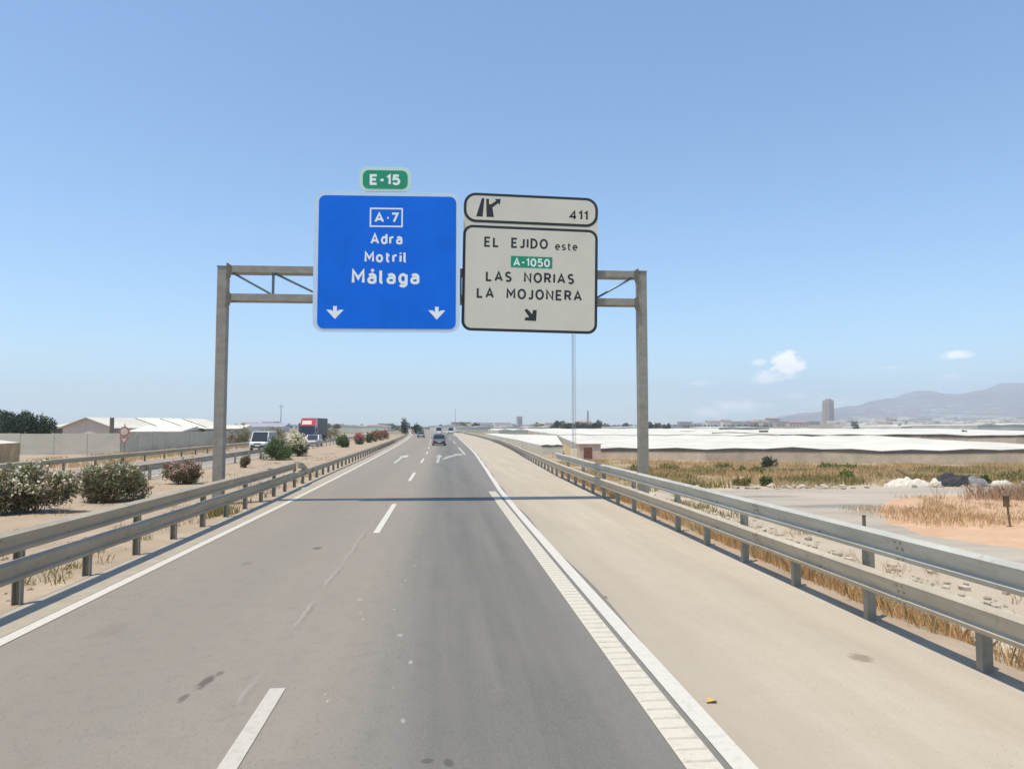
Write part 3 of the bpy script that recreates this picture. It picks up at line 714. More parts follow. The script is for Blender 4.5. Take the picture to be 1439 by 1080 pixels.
M_WFL = mat('white_flowers', (.70, .65, .47), .7, island=.2, trans=.2)
M_PFL = mat('pink_flowers', (.58, .20, .24), .7, island=.3, trans=.2)
M_PALEP = mat('pale_pink_flowers', (.62, .42, .38), .7, island=.25, trans=.2)
M_RFL = mat('red_flowers', (.50, .10, .12), .7, island=.3, trans=.2)
M_STEM = mat('grey_stems', (.15, .11, .075), .9, var=.3)
M_BARK = mat('bark', (.11, .08, .055), .95, var=.3, vscale=6, bump=.6, bscale=9)
def bush(name, label, cat, group, x, y, rx, ry, h, n, ls, leafm, flowers=(), z=0, asp=.24, nl=9, brown=.0):
    r = thing(name, label, cat, (x, y, z), group=group)
    lob = []
    for i in range(nl):
        a = rng.random()*2*PI; q = rng.random()**.6*.62
        hh = rng.uniform(.22, .72)*h*(1-.35*q)
        lob.append((math.cos(a)*q*rx, math.sin(a)*q*ry, hh, rx*rng.uniform(.3, .5), ry*rng.uniform(.3, .5), h*rng.uniform(.22, .36)))
    P = lobes_points(n, lob, .45); P = P[P[:, 2] > .03]; P[:, 2] = np.minimum(P[:, 2], h*1.05)
    sd = P[rng.integers(0, len(P), max(14, n//130))]; ax = sd*np.array([.55/rx, .55/ry, 0])+rng.normal(size=sd.shape)*.25+np.array([0, 0, .75])
    ax /= np.linalg.norm(ax, axis=1)[:, None]; q = rng.random((len(sd), 22)); Q = sd[:, None]+ax[:, None]*(q*h*rng.uniform(.12, .34, (len(sd), 1)))[:, :, None]+rng.normal(size=(len(sd), 22, 3))*.03
    P = np.concatenate([P, Q.reshape(-1, 3)])
    if brown:
        k = rng.random(len(P)) < brown*(1.3-P[:, 2]/h)
        tag(obj('dry_foliage', leaf_cloud('dry_foliage', P[k], ls, asp, M_BROWN, .5), r), kind='stuff'); P = P[~k]
    tag(obj('foliage', leaf_cloud('foliage', P, ls, asp, leafm, .7), r), kind='stuff')
    m = MB()
    for i in range(16):
        l = random.choice(lob); m.tube((random.gauss(0, rx*.1), random.gauss(0, ry*.1), -.05), (l[0]*.9+random.gauss(0, .05), l[1]*.9, l[2]), .022, .008, 4)
    obj('stem', m, r, mat=M_STEM)
    for fm, nf, fs in flowers:
        P = lobes_points(nf*4, lob, .9); P = P[P[:, 2] > h*.42]
        # blossoms sit in small heads
        hd = P[rng.integers(0, len(P), max(3, nf//7))]; Q = hd[rng.integers(0, len(hd), nf)]+rng.normal(size=(nf, 3))*.05*max(1, fs/.06)
        tag(obj('flowers', leaf_cloud('flowers', Q, fs, .8, fm, .3), r), kind='stuff')
    return r
OG = 'oleander bushes along the median'
bush('oleander_bush', 'big sprawling dusty oleander with cream blossoms at the left picture edge', 'bush', OG, -12.15, 22.5, 1.45, 1.1, 1.55, 10000, .15, M_OLE, [(M_WFL, 1900, .085), (M_PALEP, 420, .07)], brown=.36, nl=11)
bush('oleander_bush', 'broad dark oleander with few blossoms, second from the left', 'bush', OG, -11.3, 25.9, 1.4, 1.05, 1.48, 9500, .15, M_OLE, [(M_WFL, 520, .08), (M_PALEP, 150, .07)], brown=.26, nl=11)
bush('oleander_bush', 'small half dry oleander with salmon blossoms left of the gantry post', 'bush', OG, -11.5, 33.4, 1.05, .8, 1.22, 6000, .15, M_OLE2, [(M_PALEP, 800, .085), (M_PFL, 160, .08)], brown=.4)
bush('shrub', 'little dry yellowish shrub right of the gantry post', 'bush', OG, -12.3, 46.2, .5, .45, .85, 1800, .13, M_OLE2, brown=.6)
bush('round_shrub', 'rounded plain green shrub in front of the white van', 'bush', OG, -12.7, 56.8, 1.35, 1.2, 1.95, 7000, .17, M_DGRN, nl=14)
bush('oleander_bush', 'rounded green oleander crowned with white blossoms', 'bush', OG, -12.5, 64.0, 1.25, 1.2, 2.0, 6000, .18, M_DGRN, [(M_WFL, 2300, .16)], nl=14)
bush('oleander_bush', 'green oleander without blossoms right of the lorry', 'bush', OG, -12.5, 91.5, 1.25, 1.2, 1.9, 3500, .22, M_DGRN)
bush('oleander_bush', 'pink flowering oleander, the brightest of the far row', 'bush', OG, -12.1, 107, 1.05, 1.1, 1.9, 2600, .22, M_OLE, [(M_RFL, 500, .17), (M_PFL, 650, .17)])
bush('oleander_bush', 'green oleander between the pink and the red one', 'bush', OG, -12.0, 118, 1.1, 1.1, 1.7, 2200, .24, M_DGRN, [(M_PFL, 60, .16)])
for i, (x, y, h) in enumerate([(-11.9, 128, 2.1), (-12.0, 141, 2.2), (-12.3, 155, 2.3)]):
    bush('oleander_bush', ['reddish oleander just beyond the green one', 'brownish red oleander second last of the far row', 'last brownish red oleander of the far row'][i], 'bush', OG, x, y, 1.25, 1.3, h, 1600, .26, M_OLE2, [(M_RFL, 260, .2)], brown=.5)

def tree(name, label, group, x, y, z, h, r, n, ls, lm, trunk_h=.35, asp=.5, nl=10, flat=.8):
    t = thing(name, label, 'tree', (x, y, z), group=group)
    lob = []
    for i in range(nl):
        a = rng.random()*2*PI; q = rng.random()**.5*.6*r
        lob.append((math.cos(a)*q, math.sin(a)*q, h*rng.uniform(trunk_h+.1, .82), r*rng.uniform(.28, .48), r*rng.uniform(.28, .48), h*.2*flat*rng.uniform(.7, 1.2)))
    P = lobes_points(n, lob, .5); P = P[P[:, 2] > h*.12]
    m = MB(); m.tube((0, 0, -.2), (0, 0, h*trunk_h), .045*h*.6, .03*h*.6, 7)
    for l in lob[:6]: m.tube((0, 0, h*trunk_h*.9), (l[0], l[1], l[2]), .02*h*.6, .006*h, 5)
    obj('trunk', m, t, mat=M_BARK); obj('crown', leaf_cloud('crown', P, ls, asp, lm, .2), t)
    return t
TG = 'dark trees behind the pale wall'
for i, (px, Y, h, r) in enumerate([(2, 104, 4.8, 3.0), (18, 98, 4.6, 2.7), (34, 106, 4.4, 2.6), (50, 100, 4.0, 2.4), (66, 108, 3.6, 2.3)]):
    tree('tree', ['dark leafy tree cut by the left picture edge', 'tallest dark leafy tree behind the pale wall', 'middle dark tree of the clump behind the wall', 'fourth dark tree of the clump, lower crown', 'lowest dark tree, right end of the clump by the canopy'][i], TG, bx(px)*Y, Y, 0, h, r, 3000, .34, M_PINE, .2, .5, 10, 1.5)

# ------------------------------------------------------------------ left side: walls, sheds, warehouse
b = NB('pale_render', .95, .2)
c = b.mix(b.ramp(b.noise(1, 5, .6, b.scaled(.6, .6, 1.4)), .3, .7), (.50, .46, .37), (.60, .55, .45)); c = b.mix(b.k('MULTIPLY', b.ramp(b.noise(9, 4), .55, .75), .3), c, (.29, .26, .22))
M_WALL = b.done(c, b.noise(20, 4), .2, .02)
M_SHEET = mat('white_plastic_roof', (.60, .56, .475), .6, var=.13, vscale=.09, objrand=.05)
M_PALEW = mat('pale_plastic_wall', (.50, .47, .41), .8, var=.1, objrand=.1)
M_SHEETY = mat('yellowed_plastic_roof', (.80, .75, .56), .6, var=.06, vscale=.3)
M_BEIGE = mat('beige_plastic_wall', (.52, .415, .30), .8, var=.18, vscale=.5, objrand=.14)
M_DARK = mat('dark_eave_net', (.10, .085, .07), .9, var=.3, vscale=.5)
M_PINKW = mat('pinkish_render', (.62, .51, .43), .9, var=.1)
M_TIN = mat('grey_tin', (.30, .29, .27), .6, metal=.2, var=.15)
wl = thing('boundary_wall', 'long grey rendered wall beside the opposite road, pale end facing us', 'wall', (-30, 70, 0))
def wall_run(p, q, z1, n, m):
    p, q = Vector(p), Vector(q); d = (q-p)/n; a = math.atan2(d.y, d.x)
    for i in range(n):
        c = p+d*(i+.5); mb = MB(); mb.box((0, 0, z1/2-.1+.0), (d.length-.03, .18, z1+.2+random.uniform(-.05, .05)))
        obj('wall_panel', mb, wl, (c.x, c.y, 0), rz=a, mat=m, world=True)
    for i in range(n+1):
        c = p+d*i; mb = MB(); mb.box((0, 0, z1/2-.1), (.24, .24, z1+.18)); obj('pillar', mb, wl, (c.x, c.y, 0), rz=a, mat=m, world=True)
wall_run((-41.6, 69.6), (-30.1, 70), 1.95, 4, M_WALL); wall_run((-30, 70.2), (-29.2, 118), 2.0, 14, M_WALL); wall_run((-62, 84), (-41.8, 83.6), 1.8, 6, M_WALL)

def greenhouse(name, label, c4, zb4, eave, nb, rise, group=None, roofm=None, wallm=None, strip=True, sag=.0, lip=.35, walls=True, cat='greenhouse', sidem=None):
    """c4: front-left, front-right, back-right, back-left (x, y); zb4 ground z; eave: the 4 eave heights (absolute z)"""
    r = thing(name, label, cat, (c4[0][0], c4[0][1], min(zb4)), group=group)
    P = [Vector((x, y, 0)) for x, y in c4]; o = Vector(r.location)
    def e(u, v):
        p = (P[0]*(1-u)+P[1]*u)*(1-v)+(P[3]*(1-u)+P[2]*u)*v
        z = (eave[0]*(1-u)+eave[1]*u)*(1-v)+(eave[3]*(1-u)+eave[2]*u)*v
        return Vector((p.x, p.y, z+sag*noise.noise((p.x*.07, p.y*.03, 2))))
    nv = 8
    for i in range(nb):
        mb = MB(); vs = []; us = [i/nb, (i+.5)/nb, (i+1)/nb]
        for k in range(nv+1):
            for j, u in enumerate(us):
                p = e(u, k/nv); vs.append(p-o+Vector((0, 0, rise if j == 1 else 0)))
        fs = []
        for k in range(nv):
            for j in range(2): a = k*3+j; fs.append((a, a+1, a+4, a+3))
        mb.add(vs, fs); obj('roof_panel', mb, r, mat=roofm or M_SHEET)
        if walls:
            mb = MB(); a, c = e(i/nb, 0), e((i+1)/nb, 0); g0 = zb4[0]*(1-i/nb)+zb4[1]*i/nb-.3; g1 = zb4[0]*(1-(i+1)/nb)+zb4[1]*(i+1)/nb-.3
            mid = (a+c)/2; mid.z = e((i+.5)/nb, 0).z+rise
            n_ = Vector((c.y-a.y, -(c.x-a.x), 0)).normalized()*.02
            vs = [Vector((a.x, a.y, g0)), Vector((c.x, c.y, g1)), c-Vector((0, 0, .02)), mid-Vector((0, 0, .02)), a-Vector((0, 0, .02))]
            back = [v-n_*5 for v in vs]
            mb.add([v-o for v in vs]+[v-o for v in back], [(0, 1, 2, 3, 4), (9, 8, 7, 6, 5), (0, 5, 6, 1), (1, 6, 7, 2), (4, 9, 5, 0)]); obj('wall_panel', mb, r, mat=wallm or M_BEIGE)
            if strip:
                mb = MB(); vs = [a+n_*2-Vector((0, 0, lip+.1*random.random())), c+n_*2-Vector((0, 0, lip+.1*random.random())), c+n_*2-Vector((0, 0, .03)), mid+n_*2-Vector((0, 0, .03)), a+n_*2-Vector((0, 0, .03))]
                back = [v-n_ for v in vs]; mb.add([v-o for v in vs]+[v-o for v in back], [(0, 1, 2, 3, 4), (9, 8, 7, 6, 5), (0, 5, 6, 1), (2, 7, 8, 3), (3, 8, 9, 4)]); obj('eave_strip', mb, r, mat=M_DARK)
    if walls:
        for (u0, u1) in ((0, 0), (1, 1)):
            mb = MB(); a, c = e(u0, 0), e(u0, 1); g0, g1 = (zb4[0], zb4[3]) if u0 == 0 else (zb4[1], zb4[2])
            vs = [Vector((a.x, a.y, g0-.3)), Vector((c.x, c.y, g1-.3)), c, a]; k = Vector((.1 if u0 == 0 else -.1, 0, 0)); back = [v+k for v in vs]
            mb.add([v-o for v in vs]+[v-o for v in back], [(0, 3, 2, 1), (4, 5, 6, 7), (3, 7, 6, 2), (0, 1, 5, 4)]); obj('side_wall', mb, r, mat=sidem or wallm or M_BEIGE)
    return r
# low plastic tunnel at the left picture edge
greenhouse('plastic_tunnel', 'low white roofed plastic shed with tan wall at the left picture edge', [(-41, 50.5), (-29.3, 49.5), (-30.5, 55), (-42, 56)], [0, 0, 0, 0], [1.75, 1.42, 1.42, 1.9], 2, .25, wallm=mat('tan_plastic_wall', (.42, .31, .17), .85, var=.3, vscale=.8), strip=False, cat='shed')
# warehouse behind the wall
wh_ = thing('warehouse', 'long warehouse with bright white and yellowed roof sheets behind the wall', 'warehouse', (-53.6, 114, 0))
A, B = Vector((-53.6, 114, 0)), Vector((-44.0, 136, 0)); d = (B-A); ln = d.length; d.normalize(); n_ = Vector((d.y, -d.x, 0))
HW, ZR, ZE = 5.2, 4.05, 2.55
m = MB()
for s_ in (1, -1):
    p, q = A+n_*HW*s_, B+n_*HW*s_; k = n_*.15*s_
    m.add([p-A, q-A, q-A+Vector((0, 0, ZE-.05)), p-A+Vector((0, 0, ZE-.05)), p-A-k, q-A-k, q-A-k+Vector((0, 0, ZE-.05)), p-A-k+Vector((0, 0, ZE-.05))], [(0,1,2,3),(7,6,5,4),(3,2,6,7),(0,4,5,1),(0,3,7,4),(1,5,6,2)])
obj('side_wall', m, wh_, mat=M_TIN)
for e_, k in ((A, .01), (B, -.16)):
    m = MB(); f0 = [e_-n_*HW*.98, e_+n_*HW*.98, e_+n_*HW*.98+Vector((0, 0, ZE-.07)), e_+Vector((0, 0, ZR-.06)), e_-n_*HW*.98+Vector((0, 0, ZE-.07))]
    m.add([v-A+d*k for v in f0]+[v-A+d*(k+.15) for v in f0], [(0,1,2,3,4), (9,8,7,6,5), (0,5,6,1), (1,6,7,2), (2,7,8,3), (3,8,9,4), (4,9,5,0)]); obj('gable_wall', m, wh_, mat=M_PINKW)
cuts = [0, .36, .58, .79, 1]
for i in range(4):
    for s_ in (1, -1):
        a, c = A+d*ln*(cuts[i]+(.012 if i else -.02)), A+d*ln*(cuts[i+1]-.012 if i < 3 else 1.02); m = MB()
        up, dn = Vector((0, 0, ZR)), n_*(HW+.5)*s_+Vector((0, 0, ZE-.14)); q = Vector((0, 0, .08))
        vs = [a-A+dn, c-A+dn, c-A+up, a-A+up]; m.add(vs+[v-q for v in vs], [(0,1,2,3),(7,6,5,4),(0,4,5,1),(1,5,6,2),(3,7,4,0)]); obj('roof_sheet', m, wh_, mat=M_SHEETY if i in (1, 2) else M_SHEET)
m = MB(); m.box((-.440*76, 76, 1.75), (.30, .30, 3.5)); tag(obj('pole', m, mat=M_GUSS), 'dark square pole in front of the warehouse roof', 'pole')
def shed(label, px0, px1, Y, zt, zw, m1, wm, depth=5):
    x0, x1 = bx(px0)*Y, bx(px1)*Y
    r = thing('shed', label, 'shed', ((x0+x1)/2, Y, 0))
    m = MB(); m.box((0, depth/2, zw/2-.05), (x1-x0-.6, depth, zw+.1)); obj('wall', m, r, mat=wm)
    m = MB(); w = (x1-x0)/2; m.prism_x([(-.3, zw+.02), (depth+.3, zw+.25), (depth+.3, zw+.33+(zt-zw)), (-.3, zw+.1)], -w, w); obj('roof', m, r, mat=m1)
shed('low shed with narrow white roof just above the pale wall', 180, 258, 88, 2.35, 1.95, M_SHEET, M_TIN)
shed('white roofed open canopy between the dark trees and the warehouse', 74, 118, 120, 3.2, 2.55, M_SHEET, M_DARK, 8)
shed('flat white roofed shed behind the left gantry post', 286, 342, 128, 2.6, 2.2, M_SHEET, M_TIN)
shed('long lilac roofed hall on the skyline right of the left gantry post', 338, 400, 330, 4.2, 2.6, mat('lilac_tin_roof', (.30, .29, .34), .6), M_SHEET, 12)
# road sign beside the opposite road
M_RED = mat('red_sign_paint', (.40, .17, .13), .6, var=.1); M_FADE = mat('faded_sign_white', (.60, .46, .40), .6, var=.1)
sg = thing('traffic_sign', 'small faded red bordered sign pair on a post before the grey wall', 'road sign', (-22.2, 52.4, 0))
m = MB(); m.tube((0, .04, -.1), (0, .04, 2.75), .04); obj('pole', m, sg, mat=M_POST)
m = MB(); m.prism([(.36*math.cos(2*PI*k/20), 2.22+.36*math.sin(2*PI*k/20)) for k in range(20)], -.03, 0); ds = obj('round_plate', m, sg, mat=M_RED)
m = MB(); m.prism([(.25*math.cos(2*PI*k/20), 2.22+.25*math.sin(2*PI*k/20)) for k in range(20)], -.036, -.031); obj('plate_face', m, ds, mat=M_FADE)
m = MB(); m.prism([(0, 1.3), (.34, 1.82), (-.34, 1.82)], -.03, 0); tp = obj('triangular_plate', m, sg, mat=M_RED)
m = MB(); m.prism([(0, 1.46), (.2, 1.75), (-.2, 1.75)], -.036, -.031); obj('plate_face', m, tp, mat=M_FADE)
# ------------------------------------------------------------------ right side: greenhouses, pump house, mast
M_PUMP = mat('salmon_render', (.60, .46, .35), .9, var=.15); M_MAROON = mat('dark_red_door', (.19, .07, .045), .7, var=.2)
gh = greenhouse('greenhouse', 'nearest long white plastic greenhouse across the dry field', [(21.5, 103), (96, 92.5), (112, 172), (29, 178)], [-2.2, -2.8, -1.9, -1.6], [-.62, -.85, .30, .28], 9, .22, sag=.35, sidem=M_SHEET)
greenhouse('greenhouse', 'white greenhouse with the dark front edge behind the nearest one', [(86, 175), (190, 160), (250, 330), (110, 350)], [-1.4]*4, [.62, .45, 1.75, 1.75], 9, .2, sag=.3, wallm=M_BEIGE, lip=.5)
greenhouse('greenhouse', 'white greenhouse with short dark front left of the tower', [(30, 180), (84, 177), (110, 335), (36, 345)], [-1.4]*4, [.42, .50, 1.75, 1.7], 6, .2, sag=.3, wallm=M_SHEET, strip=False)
greenhouse('greenhouse', 'white greenhouse beside the road with pale side wall left of the pump house', [(15.6, 112.5), (19.0, 112), (29, 180), (13.6, 235)], [-1.6]*4, [-.28, -.28, .35, .5], 2, .12, wallm=mat('cloudy_plastic_wall', (.56, .53, .45), .7, var=.15, vscale=.4), sag=.1, lip=.2)
for (px0, px1, Y, z0, hh) in ((1000, 1084, 205, .52, .62), (955, 990, 240, .9, .4), (1010, 1080, 300, 1.5, .7)):
    x0, x1 = bx(px0)*Y, bx(px1)*Y; m = MB(); m.box((0, 0, 0), (x1-x0, .5, hh)); m.box(((x1-x0)*.36, 0, hh/2+.2), (2.2, 1.6, .9)) if px0 == 1000 else None
    r = obj('vent_strip', m, mat=M_DARK, loc=((x0+x1)/2, Y, z0+.1)); tag(r, {1000: 'long dark vent strip with a hump on the white greenhouse roof', 955: 'short dark vent strip on the roof right of the gantry post', 1010: 'thin dark vent strip highest on the roofs under the skyline'}[px0], 'roof vent')
ph_ = thing('pump_house', 'small salmon hut with dark red door by the greenhouse corner', 'hut', (20.2, 98, floor_z(20.2, 98)))
m = MB(); m.box((0, 0, 1.0), (2.9, 3, 2.3)); obj('wall', m, ph_, mat=M_PUMP)
m = MB(); m.box((0, 0, 2.23), (3.2, 3.3, .12)); obj('roof', m, ph_, mat=M_PINKW)
m = MB(); m.box((-.35, -1.53, .85), (1.15, .06, 1.75)); dr = obj('door', m, ph_, mat=M_MAROON)
m = MB(); m.box((.08, -1.58, .85), (.05, .05, .16)); obj('handle', m, dr, mat=M_POST)
m = MB(); m.box((-1.9, .3, .7), (.8, .8, 1.6)); tag(obj('water_tank', m, mat=M_SHEETY, loc=(20.2, 98, floor_z(20.2, 98))), 'pale yellowish cabinet left of the salmon hut', 'cabinet')
def lattice(name, label, x, y, z, h, w0, w1, nseg, m, r=.03, cat='mast'):
    t = thing(name, label, cat, (x, y, z)); c = [(math.cos(a), math.sin(a)) for a in (PI/2, PI/2+2*PI/3, PI/2+4*PI/3)]
    P = lambda k, i: (c[i][0]*(w0+(w1-w0)*k/nseg), c[i][1]*(w0+(w1-w0)*k/nseg), h*k/nseg)
    for i in range(3):
        mb = MB(); mb.tube(P(0, i), P(nseg, i), r, n=5); obj('leg', mb, t, mat=m)
    mb = MB()
    for k in range(nseg):
        for i in range(3): mb.tube(P(k, i), P(k+1, (i+1) % 3), r*.6, n=4); mb.tube(P(k+1, i), P(k+1, (i+1) % 3), r*.6, n=4)
    tag(obj('lattice_bracing', mb, t, mat=m), kind='stuff'); return t
M_MAST = mat('mast_steel', (.30, .31, .32), .6, metal=.1)
lattice('lattice_mast', 'tall slim lattice mast rising behind the exit sign', 20.6, 111, floor_z(20, 111)-.3, 30, .33, .28, 50, M_MAST, .027)
lattice('lattice_mast', 'small far mast just right of the tall lattice mast', bx(826)*620, 620, 0, 17, 1.0, .6, 9, M_MAST, .22)
for px, Y, h, lb in ((640, 900, 26, 'faint far mast on the skyline above the road'), (395, 420, 16, 'thin far pole on the skyline left of the lorry')):
    m = MB(); m.tube((0, 0, 0), (0, 0, h), .35, .18, 6); m.box((0, 0, h*.9), (3, .3, .3)); tag(obj('far_pole', m, mat=M_MAST, loc=(bx(px)*Y, Y, 0)), lb, 'pole')

# ------------------------------------------------------------------ town, towers, skyline
M_TOW = mat('tower_concrete', (.34, .27, .22), .9, var=.1); M_WIN = mat('tower_windows', (.10, .10, .11), .3)
def tower(label, px, Y, w, h, d, wm, step=True, rz=.25):
    x = bx(px)*Y; t = thing('tower_block', label, 'tower', (x, Y, 1.5), rz)
    m = MB(); m.box((w*.06, 0, h/2), (w*.88, d, h)); obj('tower_shaft', m, t, mat=wm)
    if step: m = MB(); m.box((-w*.44, d*.1, h*.46), (w*.2, d*.7, h*.92)); obj('side_shaft', m, t, mat=wm); m = MB(); m.box((w*.1, 0, h+1.2), (w*.5, d*.6, 2.4)); obj('roof_house', m, t, mat=wm)
    n = int(h/3.4)
    for i in range(1, n):
        m = MB(); m.box((w*.06, -d/2-.02, i*3.4+.3), (w*.76, .3, 1.25)); m.box((w*.5, 0, i*3.4+.3), (.3, d*.7, 1.25)); obj('window_band', m, t, mat=M_WIN)
tower('tall brown tower block alone above the white roofs', 1163.5, 1500, 17, 61, 17, M_TOW)
tower('small distant tower block above the road skyline, beside the mast', 729.5, 1700, 12, 27, 12, mat('grey_tower', (.27, .28, .27), .9), False)
M_HS = [mat('house_%s' % n, c, .9, var=.1) for n, c in (('cream', (.50, .42, .34)), ('ochre', (.42, .31, .22)), ('grey', (.30, .27, .25)), ('white', (.66, .62, .56)))]
M_TILE = mat('roof_tile', (.33, .17, .11), .9, var=.2)
def house(px, Y, w, h, d, k, group, label, roof=None):
    x = bx(px)*Y; z = terr(x, Y)-.3
    t = thing('house', label, 'house', (x, Y, z), random.uniform(-.2, .2), group)
    m = MB(); m.box((0, 0, h/2), (w, d, h)); obj('wall', m, t, mat=M_HS[k])
    m = MB()
    if roof: m.prism_x([(-d/2-.5, h+.01), (0, h+d*.16), (d/2+.5, h+.01)], -w/2-.4, w/2+.4); obj('roof', m, t, mat=M_TILE)
    else: m.box((0, 0, h+.3), (w+.4, d+.4, .58)); obj('roof', m, t, mat=M_HS[k])
    nw = max(2, int(w/5)); nf = max(1, int(h/3.3)); m = MB()
    for i in range(nw):
        for f_ in range(nf): m.box((-w/2+w*(i+.5)/nw, -d/2-.01, 1.9+f_*3.2), (w/nw*.45, .25, 1.5))
    tag(obj('window', m, t, mat=M_WIN), kind='stuff')
HG = 'blocks of the town skyline'
random.seed(11)
px = 962
while px < 1155:
    w = random.uniform(14, 40); Y = random.uniform(1150, 1500)
    h = random.choice([5, 7, 9, 11]) if px < 1000 or px > 1110 else random.choice([9, 12, 15, 17])
    house(px, Y, w, h, 14, random.choice([0, 0, 1, 2, 3]), HG, 'low flat block in the far town skyline between gantry and tower', random.random() < .25); px += w*.72/Y*1000+1
for px in range(1180, 1440, 9):
    house(px+random.uniform(-3, 3), random.uniform(1100, 1900), random.uniform(12, 26), random.choice([4, 5, 7]), 12, random.choice([0, 1, 3, 3]), 'small houses of the plain under the mountain', 'small pale building on the plain under the mountain', random.random() < .3)
for px in list(range(640, 830, 9))+list(range(335, 560, 16)):
    Y = random.uniform(620, 1000); house(px+random.uniform(-3, 3), Y, random.uniform(9, 20), random.choice([3, 3.5, 4.5, 6]), 10, random.choice([0, 2, 3, 3]), 'low buildings along the horizon behind the road', 'low pale building on the horizon behind the road', random.random() < .3)
def far_house(label, px, Y, w, h, k): house(px, Y, w, h, 12, k, None, label)
# far white greenhouse roofs
def far_roof(px0, px1, Y, zt, dep, group, label, z=None, m_=None):
    x0, x1 = bx(px0)*Y, bx(px1)*Y; z = terr((x0+x1)/2, Y)-.4 if z is None else z
    t = thing('greenhouse', label, 'greenhouse', ((x0+x1)/2, Y, z), 0, group); hgt = max(1.5, zt-z)
    m = MB(); m.box((0, dep/2, hgt/2), (x1-x0, dep, hgt)); obj('wall', m, t, mat=random.choice([M_SHEET, M_SHEET, M_SHEET, M_PALEW, M_BEIGE]) if group else M_SHEET)
    m = MB(); n = max(2, int((x1-x0)/12))
    for i in range(n): a, c = -(x1-x0)/2+(x1-x0)*i/n, -(x1-x0)/2+(x1-x0)*(i+1)/n; m.prism([(a, hgt+.02), (c, hgt+.02), ((a+c)/2, hgt+.5)], -.2, dep)
    obj('roof', m, t, mat=m_ or M_SHEET)
FG = 'white greenhouses scattered on the plain under the mountain'
random.seed(5)
for i in range(85):
    px = 1172+random.random()**.8*275; q = random.random(); Y = 700+q*1500; w = random.uniform(8, 34)
    x = bx(px)*Y; far_roof(px, px+w, Y, terr(x, Y)+random.uniform(2.5, 4)+q*5, random.uniform(30, 80), FG, 'far white greenhouse on the plain under the mountain')
for i in range(70):
    px = 1180+random.random()*275; Y = random.uniform(2500, 4000); x = bx(px)*Y; w = random.uniform(8, 30)
    hgt = mtn_h(x, Y) if .38 < x/Y else 2
    far_roof(px, px+w, Y, hgt+5, 60, 'white greenhouses on the lower mountain slope', 'far white greenhouse patch on the lower mountain slope', z=hgt-2)
for px0, px1, Y, h, lb in ((640, 690, 330, 2.6, 'white greenhouse roof where the right lane bends away'), (604, 642, 520, 3.4, 'white hall roof straight ahead at the bend of the road'), (700, 742, 260, 1.4, 'white greenhouse roof just right of the far guardrail bend'), (742, 784, 420, 2.6, 'grey walled hall with white roof beneath the small distant tower'),
                        (660, 735, 430, 2.5, 'far white greenhouse under the green skyline'), (836, 900, 420, 2.3, 'white greenhouse behind the hedge left of the right gantry post'), (905, 960, 520, 2.9, 'white greenhouse right of the right gantry post'), (1372, 1439, 330, 3.6, 'large pale greenhouse at the right picture edge'), (1265, 1340, 380, 2.8, 'white greenhouse beside the dark round tree'), (1330, 1400, 450, 3.9, 'white roofed hall left of the right picture edge'),
                        (1010, 1075, 480, 2.4, 'far white greenhouse below the town skyline'), (480, 545, 420, 3.2, 'white hall behind the red oleanders')):
    far_roof(px0, px1, Y, h, 60, None, lb)
# far trees
random.seed(9)
def ftree(px, Y, h, r, lb, g=None, lm=None, n=500):
    x = bx(px)*Y; tree('tree', lb, g, x, Y, terr(x, Y)-.2, h, r, n, max(.5, Y*.0022), lm or M_PINE, .12, .6, 7, 1.6)
ftree(571, 235, 5.0, 2.9, 'dark tree standing at the far left bend of the road', n=900); ftree(586, 250, 4.2, 2.6, 'second dark tree at the far left bend', n=800)
ftree(1352, 215, 2.6, 1.5, 'dark round tree poking through the white greenhouse roofs')
for px in list(range(780, 845, 7)): ftree(px, 370+random.uniform(-20, 30), random.uniform(3.8, 5.2), 3.4, 'dark bushy tree of the hedge beneath the tall lattice mast', 'hedge trees beneath the tall mast')
for px in (912, 924, 936): ftree(px, 420, 4.6, 3.4, 'tree right of the right gantry post on the skyline', 'trees right of the gantry')
for i in range(46):
    px = random.choice([random.uniform(330, 560), random.uniform(590, 960), random.uniform(1170, 1439)]); Y = random.uniform(420, 1100)
    ftree(px, Y, random.uniform(3, 6), random.uniform(2.5, 5), 'small far tree along the horizon', 'scattered trees along the horizon', random.choice([M_PINE, M_DGRN, M_OLE]), 260)
for px, Y in ((352, 95), (388, 108), (402, 125), (465, 135), (478, 150)):
    bush('roadside_shrub', 'olive green shrub beyond the opposite road guardrail', 'bush', 'olive shrubs beyond the opposite road', bx(px)*Y-1.5, Y, 2.2, 1.6, 2.9, 1500, .3, M_OLE2, z=terr(bx(px)*Y-1.5, Y))
# hedge mass on the far horizon
P = []
for k in range(5200):
    Y = 900+rng.random()*600; x = (rng.uniform(-340, 480))/1000*Y; P.append((x, Y, terr(x, Y)+rng.random()**1.5*(3.5+2.5*noise.noise((x*.02, 0, 0)))))
tag(obj('far_treeline', leaf_cloud('far_treeline', np.array(P), 4.2, .5, M_PINE, .2)), kind='stuff')

